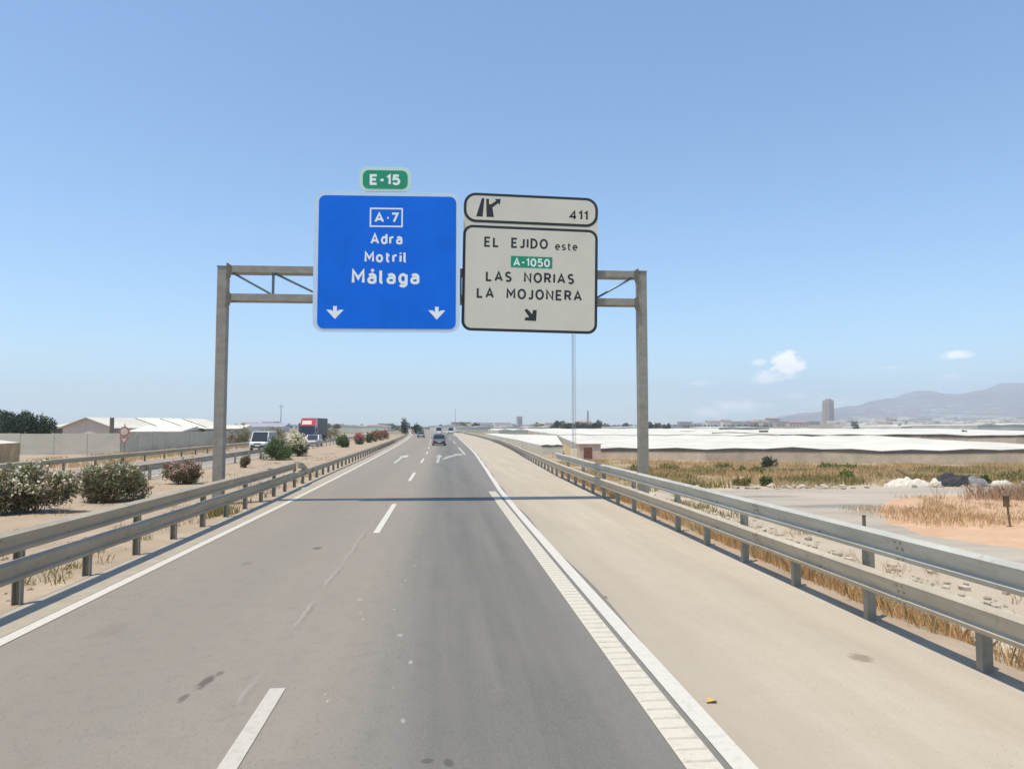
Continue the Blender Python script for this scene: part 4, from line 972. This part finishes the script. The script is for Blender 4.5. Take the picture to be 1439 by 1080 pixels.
# ------------------------------------------------------------------ field plants, grass, weeds
M_STRAW = mat('dry_straw', (.60, .40, .19), .9, island=.3, trans=.35); M_STRAW2 = mat('pale_straw', (.58, .43, .23), .9, island=.25, trans=.35)
M_WEED = mat('olive_weeds', (.30, .25, .09), .8, island=.4, trans=.3); M_BRUSH = mat('russet_brush', (.50, .35, .22), .9, island=.3, trans=.3)
M_LIME = mat('bright_green_weed', (.20, .22, .05), .7, island=.35, trans=.3)
def grass(name, pts, h, w, nb, spread, m):
    pts = np.repeat(np.asarray(pts, float), nb, 0); n = len(pts)
    a = rng.random(n)*2*PI; base = pts.copy(); base[:, :2] += rng.normal(size=(n, 2))*spread
    hh = h*rng.uniform(.45, 1.25, n); lean = rng.uniform(.1, .8, n)*hh; a2 = rng.random(n)*2*PI
    tip = base+np.stack([np.cos(a2)*lean, np.sin(a2)*lean, hh], 1); side = np.stack([np.cos(a), np.sin(a), np.zeros(n)], 1)*w*.5
    midp = base*.55+tip*.45; midp[:, 2] += hh*.12
    base[:, 2] -= .03
    vs = np.stack([base-side, base+side, midp+side*.7, tip, midp-side*.7], 1).reshape(-1, 3); fs = np.arange(5*n).reshape(n, 5)
    return npmesh(name, vs, fs, m)
def scatter(n, fx0, fx1, y0, y1, cond=None, pw=1.):
    out = []
    for _ in range(n):
        y = y0+(y1-y0)*rng.random()**pw; x = fx0(y)+(fx1(y)-fx0(y))*rng.random()
        if cond and not cond(x, y): continue
        out.append((x, y, terr(x, y)))
    return out
vk = lambda x, y, s=.25, t=.0, o=0: noise.noise((x*s, y*s, 3+o)) > t
p1 = scatter(2300, lambda y: RR(y)+.45, lambda y: RR(y)+1.7, 4, 40, lambda x, y: vk(x, y, .8, -.25), 1.3)
tag(obj('dry_grass', grass('dry_grass', p1, .30, .012, 10, .08, M_STRAW)), kind='stuff')
p1 = scatter(900, lambda y: RR(y)+.5, lambda y: RR(y)+2.6, 4, 60, lambda x, y: vk(x, y, .7, .05, 4), 1.3)
tag(obj('pale_dry_grass', grass('pale_dry_grass', p1, .3, .014, 8, .08, M_STRAW2)), kind='stuff')
f0, f1 = (lambda y: max(RR(y)+3.5, 10)), (lambda y: .86*y+8)
zone = lambda x, y: y > 45.6+.8*noise.noise((x*.2, 0, 0)) and not (73 < y+2.5*noise.noise((x*.05, 5, 0)) < 79) and not (y < 52 and noise.noise((x*.22, y*.3, 77)) > .12)
p1 = scatter(6500, f0, f1, 45, 97, lambda x, y: zone(x, y) and vk(x, y, .16, -.05), 1.2)
tag(obj('field_straw', grass('field_straw', p1, .34, .05, 9, .32, M_STRAW2)), kind='stuff')
p1 = scatter(5200, f0, f1, 45, 92, lambda x, y: zone(x, y) and vk(x, y, .13, .08, 9), 1.3)
tag(obj('field_brush', grass('field_brush', p1, .5, .06, 9, .34, M_STRAW)), kind='stuff')
p1 = scatter(4200, f0, f1, 45.5, 75, lambda x, y: zone(x, y) and vk(x, y, .15, .12, 15), 1.4)
tag(obj('field_weeds', grass('field_weeds', p1, .5, .07, 9, .32, M_WEED)), kind='stuff')
p1 = scatter(420, lambda y: RR(y)+3, lambda y: RR(y)+8, 6, 40, lambda x, y: vk(x, y, .45, .0, 51), 1.2)
tag(obj('ditch_straw', grass('ditch_straw', p1, .22, .016, 9, .12, M_STRAW2)), kind='stuff')
p1 = scatter(500, f0, lambda y: RR(y)+9, 24, 46, lambda x, y: vk(x, y, .3, .1, 5) and x < 14.2-.04*(y-30))
tag(obj('verge_weeds', grass('verge_weeds', p1, .3, .03, 8, .15, M_WEED)), kind='stuff')
# russet brush and straw on the dirt mound
ip = []
for _ in range(1500):
    x, y = rng.uniform(19, 41), rng.uniform(23, 37.5)
    e_ = ((x-30)/11.)**2+((y-31)/7)**2
    if e_ > .9 or not (vk(x, y, .3, .0, 21) and y > 27.5): continue
    if y < 27 and rng.random() < .85: continue
    ip.append((x, y, -1.27))
tag(obj('mound_grass', grass('mound_grass', ip, .22, .022, 8, .2, M_STRAW2)), kind='stuff')
bp = [(rng.normal(31.5, 2.0), rng.normal(35.0, .8), -1.3) for _ in range(420)]
tag(obj('mound_brush', grass('mound_brush', bp, .8, .022, 10, .2, M_BRUSH)), kind='stuff')
ip = [(rng.uniform(18.8, 24), rng.uniform(26, 32), -1.3) for _ in range(260)]
tag(obj('mound_straw', grass('mound_straw', ip, .25, .018, 9, .22, M_STRAW)), kind='stuff')
# weeds in the median
mp = scatter(700, lambda y: RL(y)-5.5, lambda y: RL(y)-.25, 8, 70, lambda x, y: vk(x, y, .5, .1, 31), 1.4)
tag(obj('median_weeds', grass('median_weeds', mp, .14, .02, 8, .1, M_STRAW2)), kind='stuff')
mp = scatter(260, lambda y: RL(y)-1.6, lambda y: RL(y)-.1, 8, 40, lambda x, y: vk(x, y, .6, .0, 37), 1.2)
tag(obj('median_sprigs', grass('median_sprigs', mp, .2, .016, 9, .07, M_WEED)), kind='stuff')
mp = [(-6.5+rng.normal()*.2, 21.6+rng.normal()*.35, 0) for _ in range(40)]
tag(obj('gantry_weed', grass('gantry_weed', mp, .3, .02, 10, .06, M_WEED)), kind='stuff')
mp = scatter(1500, lambda y: OO(y)-7, lambda y: OO(y)-.4, 34, 110, lambda x, y: vk(x, y, .3, -.1, 41), 1.2)
tag(obj('far_verge_grass', grass('far_verge_grass', mp, .4, .04, 8, .2, M_STRAW2)), kind='stuff')
# individual shrubs of the dry field
for px, Y, h, r_, lm, lb in ((1075, 76, 1.5, 1.15, M_PINE, 'dark green round shrub standing tallest in the dry field'), (1062, 60, .9, 1.1, M_LIME, 'bright green weed clump below the dark round shrub'), (1037, 62, .8, .7, M_LIME, 'small yellowish green weed left of the bright green clump'),
                          (1163, 72, .85, 1.8, M_DGRN, 'low wide dark green shrub behind the white tarp'), (1186, 70, .8, 1.0, M_LIME, 'small green weed right of the low wide shrub'), (1183, 52, .9, .95, M_LIME, 'green weed clump left of the white tarp at the service road'),
                          (1037, 48, .75, .75, M_WEED, 'olive weed at the left end of the service road'), (1074, 47.5, .8, .6, M_DGRN, 'small dark green weed on the edge of the service road'), (1378, 46, .9, .5, M_DGRN, 'dark green weed right of the black plastic heap'),
                          (897, 62, 1.1, 1.3, M_WEED, 'olive shrub behind the right gantry post'), (932, 66, 1.0, 1.6, M_WEED, 'olive shrub right of the right gantry post'), (1420, 50, 1.0, 1.6, M_WEED, 'olive weed patch at the right picture edge behind the road'), (1010, 70, .9, 1.4, M_WEED, 'olive shrub far left in the dry field')):
    x = bx(px)*Y*1.006; bush('field_shrub', lb, 'bush', 'green shrubs in the dry field', x, Y, r_, r_*.8, h, 1500, .16, lm, z=terr(x, Y)-.05, asp=.45, nl=7)
# stones along the service road and the ditch
M_STONE = mat('pale_stones', (.39, .335, .265), .95, objrand=.0, island=.25, var=.15)
mb = MB()
for q_ in range(1300):
    if q_ < 140: x, y = random.choice([random.uniform(13, 45), random.gauss(24, 1.5), random.gauss(36, 1.2)]), 45.3+random.gauss(0, .5)
    else: y = 5+28*random.random()**1.5; x = RR(y)+random.gauss(5.3, 1.0)
    s_ = random.uniform(.03, .14)**.8*random.choice([.6, 1, 1.5])*(1.1 if y > 44 else .6); z = terr(x, y)
    vs = [(x+random.uniform(.6, 1)*s_*math.cos(a), y+random.uniform(.6, 1)*s_*math.sin(a), z+zz) for zz in (-.05, s_*.5) for a in (0, 1.2, 2.4, 3.8, 5)]+[(x+s_*random.uniform(-.4, .4), y+s_*random.uniform(-.4, .4), z+s_*random.uniform(.6, 1.1))]
    mb.add(vs, [(i, (i+1) % 5, 5+(i+1) % 5, 5+i) for i in range(5)]+[(5+i, 5+(i+1) % 5, 10) for i in range(5)])
tag(obj('rubble', mb, mat=M_STONE), kind='stuff')

M_LITT = mat('dry_litter', (.20, .14, .09), .95, island=.5)
mb = MB()
for _ in range(900):
    y = 9+55*random.random()**1.6; x = RL(y)-.15-6.6*random.random()
    if noise.noise((x*.5, y*.5, 60)) < -.1: continue
    s_ = random.uniform(.02, .07); a = random.random()*6
    q = [(x+s_*random.uniform(.5, 1.2)*math.cos(a+k*1.57), y+s_*random.uniform(.5, 1.2)*math.sin(a+k*1.57), -.01) for k in range(4)]
    mb.add(q+[(x, y, s_*random.uniform(.3, .8))], [(0, 1, 4), (1, 2, 4), (2, 3, 4), (3, 0, 4)])
tag(obj('median_litter', mb, mat=M_LITT), kind='stuff')
# ------------------------------------------------------------------ dumped plastic heaps
def heap(name, label, cat, x, y, z, rx, ry, h, m, seed, parts=1, fr=1.6, tail=None):
    r = None; n = 26
    v, f = [], []
    for i in range(n+1):
        for j in range(n+1):
            a, c = i/n*2-1, j/n*2-1; d = math.hypot(a, c); e_ = max(0, 1-d**2.2)
            q = noise.noise((a*fr+seed, c*fr, seed))+.5*noise.noise((a*fr*2.3+seed, c*fr*2.3, 4))
            ridge = abs(noise.noise((a*3+seed, c*3, 1)))
            v.append((a*rx*(1+.15*noise.noise((c*2, seed, a))), c*ry, max(-.08, h*e_**.6*(.85+.45*q)-.22*h*ridge*e_) if d < 1 else -.1))
    for i in range(n):
        for j in range(n):
            k = i*(n+1)+j; ci = ((i+.5)/n*2-1)**2+((j+.5)/n*2-1)**2
            if ci < 1.05: f.append((k, k+n+1, k+n+2, k+1))
    me = bpy.data.meshes.new(name); me.from_pydata(v, [], f); me.materials.append(m)
    o = obj(name, me, loc=(x, y, z)); tag(o, label, cat); return o
M_TARP = mat('creased_white_plastic', (.56, .51, .42), .6, var=.08, vscale=2); M_BLKP = mat('black_plastic_film', (.045, .044, .045), .75, var=.4, vscale=2.5, spec=.15); M_GREYP = mat('grey_plastic_film', (.22, .21, .21), .7, spec=.2, var=.3, vscale=2)
heap('plastic_heap', 'creased white plastic sheet heap dumped beside the service road', 'plastic heap', 31.5, 45.9, -1.52, 1.6, 1.0, .62, M_TARP, 6.7, fr=2.6)
heap('plastic_heap', 'black plastic film heap right of the white sheet heap', 'plastic heap', 35.2, 46.2, -1.5, 1.55, .9, .95, M_BLKP, 8.1)
heap('plastic_heap', 'crumpled grey plastic film lying on the right of the black heap', 'plastic heap', 36.3, 45.6, -1.5, .8, .6, .75, M_GREYP, 5.2)
heap('plastic_heap', 'small white plastic scrap between the white and the black heap', 'plastic heap', 33.5, 45.9, -1.5, .4, .4, .6, M_TARP, 1.2)
heap('plastic_heap', 'pale plastic scraps right of the grey film heap', 'plastic heap', 38.0, 45.4, -1.5, .8, .5, .45, M_TARP, 2.9)
heap('rag', 'crumpled dark red scrap lying below the right gantry post', 'rag', 9.3, 36.5, terr(9.3, 36.5), .5, .35, .35, M_MAROON, 4.4)
m = MB(); m.loft([[(-1.1, 0, 1.1), (-1.05, .1, 1.1), (-1.05, .1, 1.2), (-1.1, 0, 1.2)], [(.9, .2, .1), (.95, .3, .1), (.95, .3, .2), (.9, .2, .2)]]); tag(obj('plank', m, mat=M_GUSS, loc=(32.2, 46.5, -1.5)), 'dark plank leaning over the white plastic heap', 'plank')
# marker posts
mp_ = thing('marker_post', 'thin leaning brown post with dark box on top on the reddish dirt', 'post', (21.75, 25.7, -1.33))
m = MB(); m.tube((.05, 0, -.1), (-.06, 0, .95), .04, .04, 7); obj('post', m, mp_, mat=mat('weathered_wood', (.21, .13, .075), .9, var=.25, vscale=8))
m = MB(); m.box((-.09, 0, 1.0), (.17, .14, .40), taper=.95); bx_ = obj('box', m, mp_, mat=mat('brown_box', (.13, .095, .045), .8, var=.2))
m = MB(); m.box((-.09, 0, 1.225), (.24, .2, .06)); obj('lid', m, bx_, mat=M_GUSS)
m = MB(); m.box((0, 0, .36), (.10, .10, .78), taper=.9); m.box((0, 0, .76), (.11, .11, .03)); tag(obj('marker_post', m, mat=M_GUSS, loc=(15.6, 25.3, -1.5)), 'short dark bollard just above the upper right guardrail', 'post')
# litter on the shoulder
m = MB(); m.add([(-.05, -.03, .012), (.04, -.04, .03), (.06, .03, .014), (-.02, .05, .035)], [(0, 1, 2, 3)]); m.add([(-.05, -.03, .008), (.04, -.04, .024), (.06, .03, .009), (-.02, .05, .029)], [(3, 2, 1, 0)])
tag(obj('litter', m, mat=mat('yellow_leaf', (.50, .33, .12), .8), loc=(2.47, 6.5, .01)), 'yellowish leaf lying beside the white edge line', 'leaf')

# ------------------------------------------------------------------ vehicles
M_GLASS = mat('car_glass', (.02, .025, .03), .08, spec=.6); M_TYRE = mat('tyre', (.02, .02, .02), .9); M_RIM = mat('rim', (.35, .35, .36), .35, metal=.7)
M_TRIM = mat('dark_trim', (.03, .03, .033), .6); M_LAMP = mat('headlamp', (.75, .75, .72), .15); M_TAIL = mat('tail_lamp', (.35, .02, .02), .3); M_NUM = mat('number_plate', (.75, .74, .68), .5)
def vehicle(name, label, cat, x, y, rz, L, Wd, Ht, paintm, kind='car', front=True):
    """local -y is the end nearest to us when rz = 0; front tells whether that end is the nose"""
    t = thing(name, label, cat, (x, y, .012), rz); hw = Wd/2; s = -1 if front else 1  # nose direction along y
    def sec(yy, w, z0, z1, b=.08): return [(-w+b, yy, z0), (w-b, yy, z0), (w, yy, z0+b), (w, yy, z1-b*1.5), (w-b*1.2, yy, z1), (-w+b*1.2, yy, z1), (-w, yy, z1-b*1.5), (-w, yy, z0+b)]
    belt = Ht*.58 if kind == 'car' else Ht*.5; nose = Ht*.47 if kind == 'car' else Ht*.45
    n, r_ = s*L/2, -s*L/2
    st = [(n, .82, .32, nose-.1), (n-s*.12, .94, .24, nose), (n-s*L*.2, 1, .2, belt-.08), (n-s*L*.28, 1, .2, belt), (r_+s*L*.1, 1, .2, belt), (r_+s*.1, .97, .24, belt-.02), (r_, .88, .32, belt-.1)]
    rings = [sec(a, hw*k, z0, z1) for a, k, z0, z1 in st]
    if s > 0: rings = rings[::-1]
    m = MB(); m.loft(rings); obj('body', m, t, mat=paintm)
    # cabin: glass block with roof and pillars
    c0 = n-s*L*(.25 if kind == 'car' else .14); c1 = n-s*L*(.40 if kind == 'car' else .27); c2 = r_+s*L*(.13 if kind == 'car' else .04); c3 = r_+s*.12
    def cab(z, k): return z
    bt, rt = hw*.93, hw*.78 if kind == 'car' else hw*.86
    zb_, zt_ = belt-.03, Ht-.05
    lo = [(-bt, c0, zb_), (bt, c0, zb_), (bt, c3, zb_), (-bt, c3, zb_)]; hi = [(-rt, c1, zt_), (rt, c1, zt_), (rt, c2, zt_), (-rt, c2, zt_)]
    if s > 0: lo, hi = [lo[i] for i in (3, 2, 1, 0)], [hi[i] for i in (3, 2, 1, 0)]
    m = MB(); m.loft([lo, hi]); obj('window', m, t, mat=M_GLASS)
    m = MB(); ya, yb_ = sorted((c1-s*.02, c2-s*.02)); k = rt+.02
    m.loft([[(-k, ya-.04, zt_), (k, ya-.04, zt_), (k, yb_+.04, zt_), (-k, yb_+.04, zt_)], [(-k+.1, ya+.1, Ht), (k-.1, ya+.1, Ht), (k-.1, yb_-.1, Ht), (-k+.1, yb_-.1, Ht)]]); obj('roof', m, t, mat=paintm)
    for sx in (-1, 1):
        for q0, q1 in ((c0, c1), (c3, c2)):
            m = MB(); m.tube((sx*(bt-.01), q0, zb_), (sx*(rt+.0), q1, zt_+.02), .05, .045, 5); obj('pillar', m, t, mat=paintm)
        m = MB(); mid = (c1+c2)/2; m.tube((sx*(bt+.0), mid, zb_), (sx*(rt+.005), mid, zt_), .045, .04, 5); obj('pillar', m, t, mat=paintm if kind == 'car' else paintm)
        m = MB(); m.box((sx*(hw+.08), c0+(-s)*.25, belt+.1), (.2, .12, .15)); obj('mirror', m, t, mat=paintm)
        m = MB(); m.box((sx*hw*.66, n-s*.0, nose-.2), (hw*.4, .12, .15)); obj('headlight', m, t, mat=M_LAMP)
        m = MB(); m.box((sx*hw*.76, r_, belt-.25), (hw*.26, .1, .3)); obj('tail_light', m, t, mat=M_TAIL)
        for yy in (n-s*L*.19, r_+s*L*.19):
            m = MB(); R = .31 if kind == 'car' else .35; m.tube((sx*(hw-.2), yy, R), (sx*(hw+.01), yy, R), R, R, 16); wv = obj('wheel', m, t, mat=M_TYRE)
            m = MB(); m.tube((sx*(hw-.02), yy, R), (sx*(hw+.025), yy, R), R*.62, R*.55, 12); obj('rim', m, wv, mat=M_RIM)
    m = MB(); m.box((0, n, .42), (hw*1.5, .1, .24)); m.box((0, n-s*.03, nose-.2), (hw*.8, .1, .12)); obj('grille', m, t, mat=M_TRIM)
    m = MB(); m.box((0, r_, .40), (hw*1.7, .12, .25)); obj('bumper', m, t, mat=M_TRIM)
    for e_ in (n+s*.055, r_-s*.065): m = MB(); m.box((0, e_, .5), (.5, .02, .11)); obj('number_plate', m, t, mat=M_NUM)
    return t
def cpaint(nm, c, metal=.0): return mat(nm, c, .28, metal=metal, coat=.6)
P_SILV = cpaint('silver_paint', (.42, .43, .46), .5); P_WHITE = cpaint('white_paint', (.78, .78, .76)); P_DARK = cpaint('dark_paint', (.06, .065, .075), .3); P_GREY = cpaint('grey_paint', (.25, .27, .31), .5)
vehicle('car', 'grey blue car driving ahead of us in the right lane, seen from behind', 'car', -.5, 100.5, .02, 4.2, 1.82, 1.52, P_GREY, 'car', False)
vehicle('car', 'pale car further ahead in the left lane', 'car', -5.2, 173, .04, 4.2, 1.8, 1.45, P_SILV, 'car', False)
vehicle('car', 'dark car far ahead near the bend, left of the white van', 'car', -7.6, 262, .06, 4.3, 1.8, 1.5, P_DARK, 'car', False)
vehicle('van', 'white van far ahead in the right lane at the bend', 'van', -1.3, 236, .05, 5.4, 2.05, 2.5, P_WHITE, 'van', False)
vehicle('van', 'second white van far ahead, taking the exit lane', 'van', 2.9, 262, .04, 5.2, 2.05, 2.4, P_WHITE, 'van', False)
vehicle('van', 'white van coming towards us on the opposite road', 'van', -20.0, 82.5, -.02, 5.0, 1.95, 2.05, P_WHITE, 'van', True)
vehicle('car', 'silver car coming towards us in front of the red lorry', 'car', -17.35, 98.6, -.02, 4.3, 1.8, 1.5, P_SILV, 'car', True)
# lorry
lo_ = thing('lorry', 'tall lorry with red cab front and dark grey box behind the white oleander', 'lorry', (-22.5, 122, .01), -.045)
P_RED = cpaint('red_paint', (.42, .025, .04)); P_BOX = mat('dark_grey_tarpaulin', (.085, .09, .105), .6, var=.12, vscale=.7); P_NAVY = cpaint('navy_paint', (.05, .05, .11))
m = MB(); m.loft([[(-1.25, 0, .5), (1.25, 0, .5), (1.25, 2.1, .5), (-1.25, 2.1, .5)], [(-1.25, 0, 1.5), (1.25, 0, 1.5), (1.25, 2.1, 1.5), (-1.25, 2.1, 1.5)], [(-1.22, .18, 2.75), (1.22, .18, 2.75), (1.22, 2.1, 2.75), (-1.22, 2.1, 2.75)]]); cb_ = obj('cab', m, lo_, mat=P_NAVY)
m = MB(); m.loft([[(-1.08, .0, 1.55), (1.08, .0, 1.55), (1.08, .1, 1.55), (-1.08, .1, 1.55)], [(-1.05, .13, 2.5), (1.05, .13, 2.5), (1.05, .2, 2.5), (-1.05, .2, 2.5)]]); obj('windscreen', m, cb_, mat=M_GLASS)
m = MB(); m.loft([[(-1.24, .1, 2.76), (1.24, .1, 2.76), (1.24, 2.1, 2.76), (-1.24, 2.1, 2.76)], [(-1.2, .75, 4.02), (1.2, .75, 4.02), (1.2, 2.1, 4.02), (-1.2, 2.1, 4.02)]]); rf_ = obj('roof_fairing', m, lo_, mat=P_RED)
m = MB(); m.loft([[(-.95, .15, 2.98), (.62, .15, 2.98), (.62, .3, 2.98), (-.95, .3, 2.98)], [(-.92, .44, 3.62), (.6, .44, 3.62), (.6, .6, 3.62), (-.92, .6, 3.62)]]); obj('name_panel', m, rf_, mat=M_SWHITE)
m = MB(); m.box((0, 6.2, 2.6), (2.5, 7.9, 2.95)); obj('cargo_box', m, lo_, mat=P_BOX)
m = MB(); m.box((0, 6.2, .95), (2.3, 7.9, .3)); obj('chassis', m, lo_, mat=M_TRIM)
m = MB(); m.box((0, -.04, .62), (2.4, .14, .4)); obj('bumper', m, lo_, mat=P_RED)
for sx in (-1, 1):
    m = MB(); m.box((sx*.95, -.08, .95), (.4, .1, .22)); obj('headlight', m, lo_, mat=M_LAMP)
    m = MB(); m.box((sx*1.42, .3, 2.1), (.18, .14, .7)); obj('mirror', m, lo_, mat=M_TRIM)
    for yy in (1.2, 7.4, 8.6):
        m = MB(); m.tube((sx*.95, yy, .5), (sx*1.24, yy, .5), .5, .5, 16); wv = obj('wheel', m, lo_, mat=M_TYRE)
        m = MB(); m.tube((sx*1.2, yy, .5), (sx*1.26, yy, .5), .28, .24, 12); obj('rim', m, wv, mat=M_RIM)
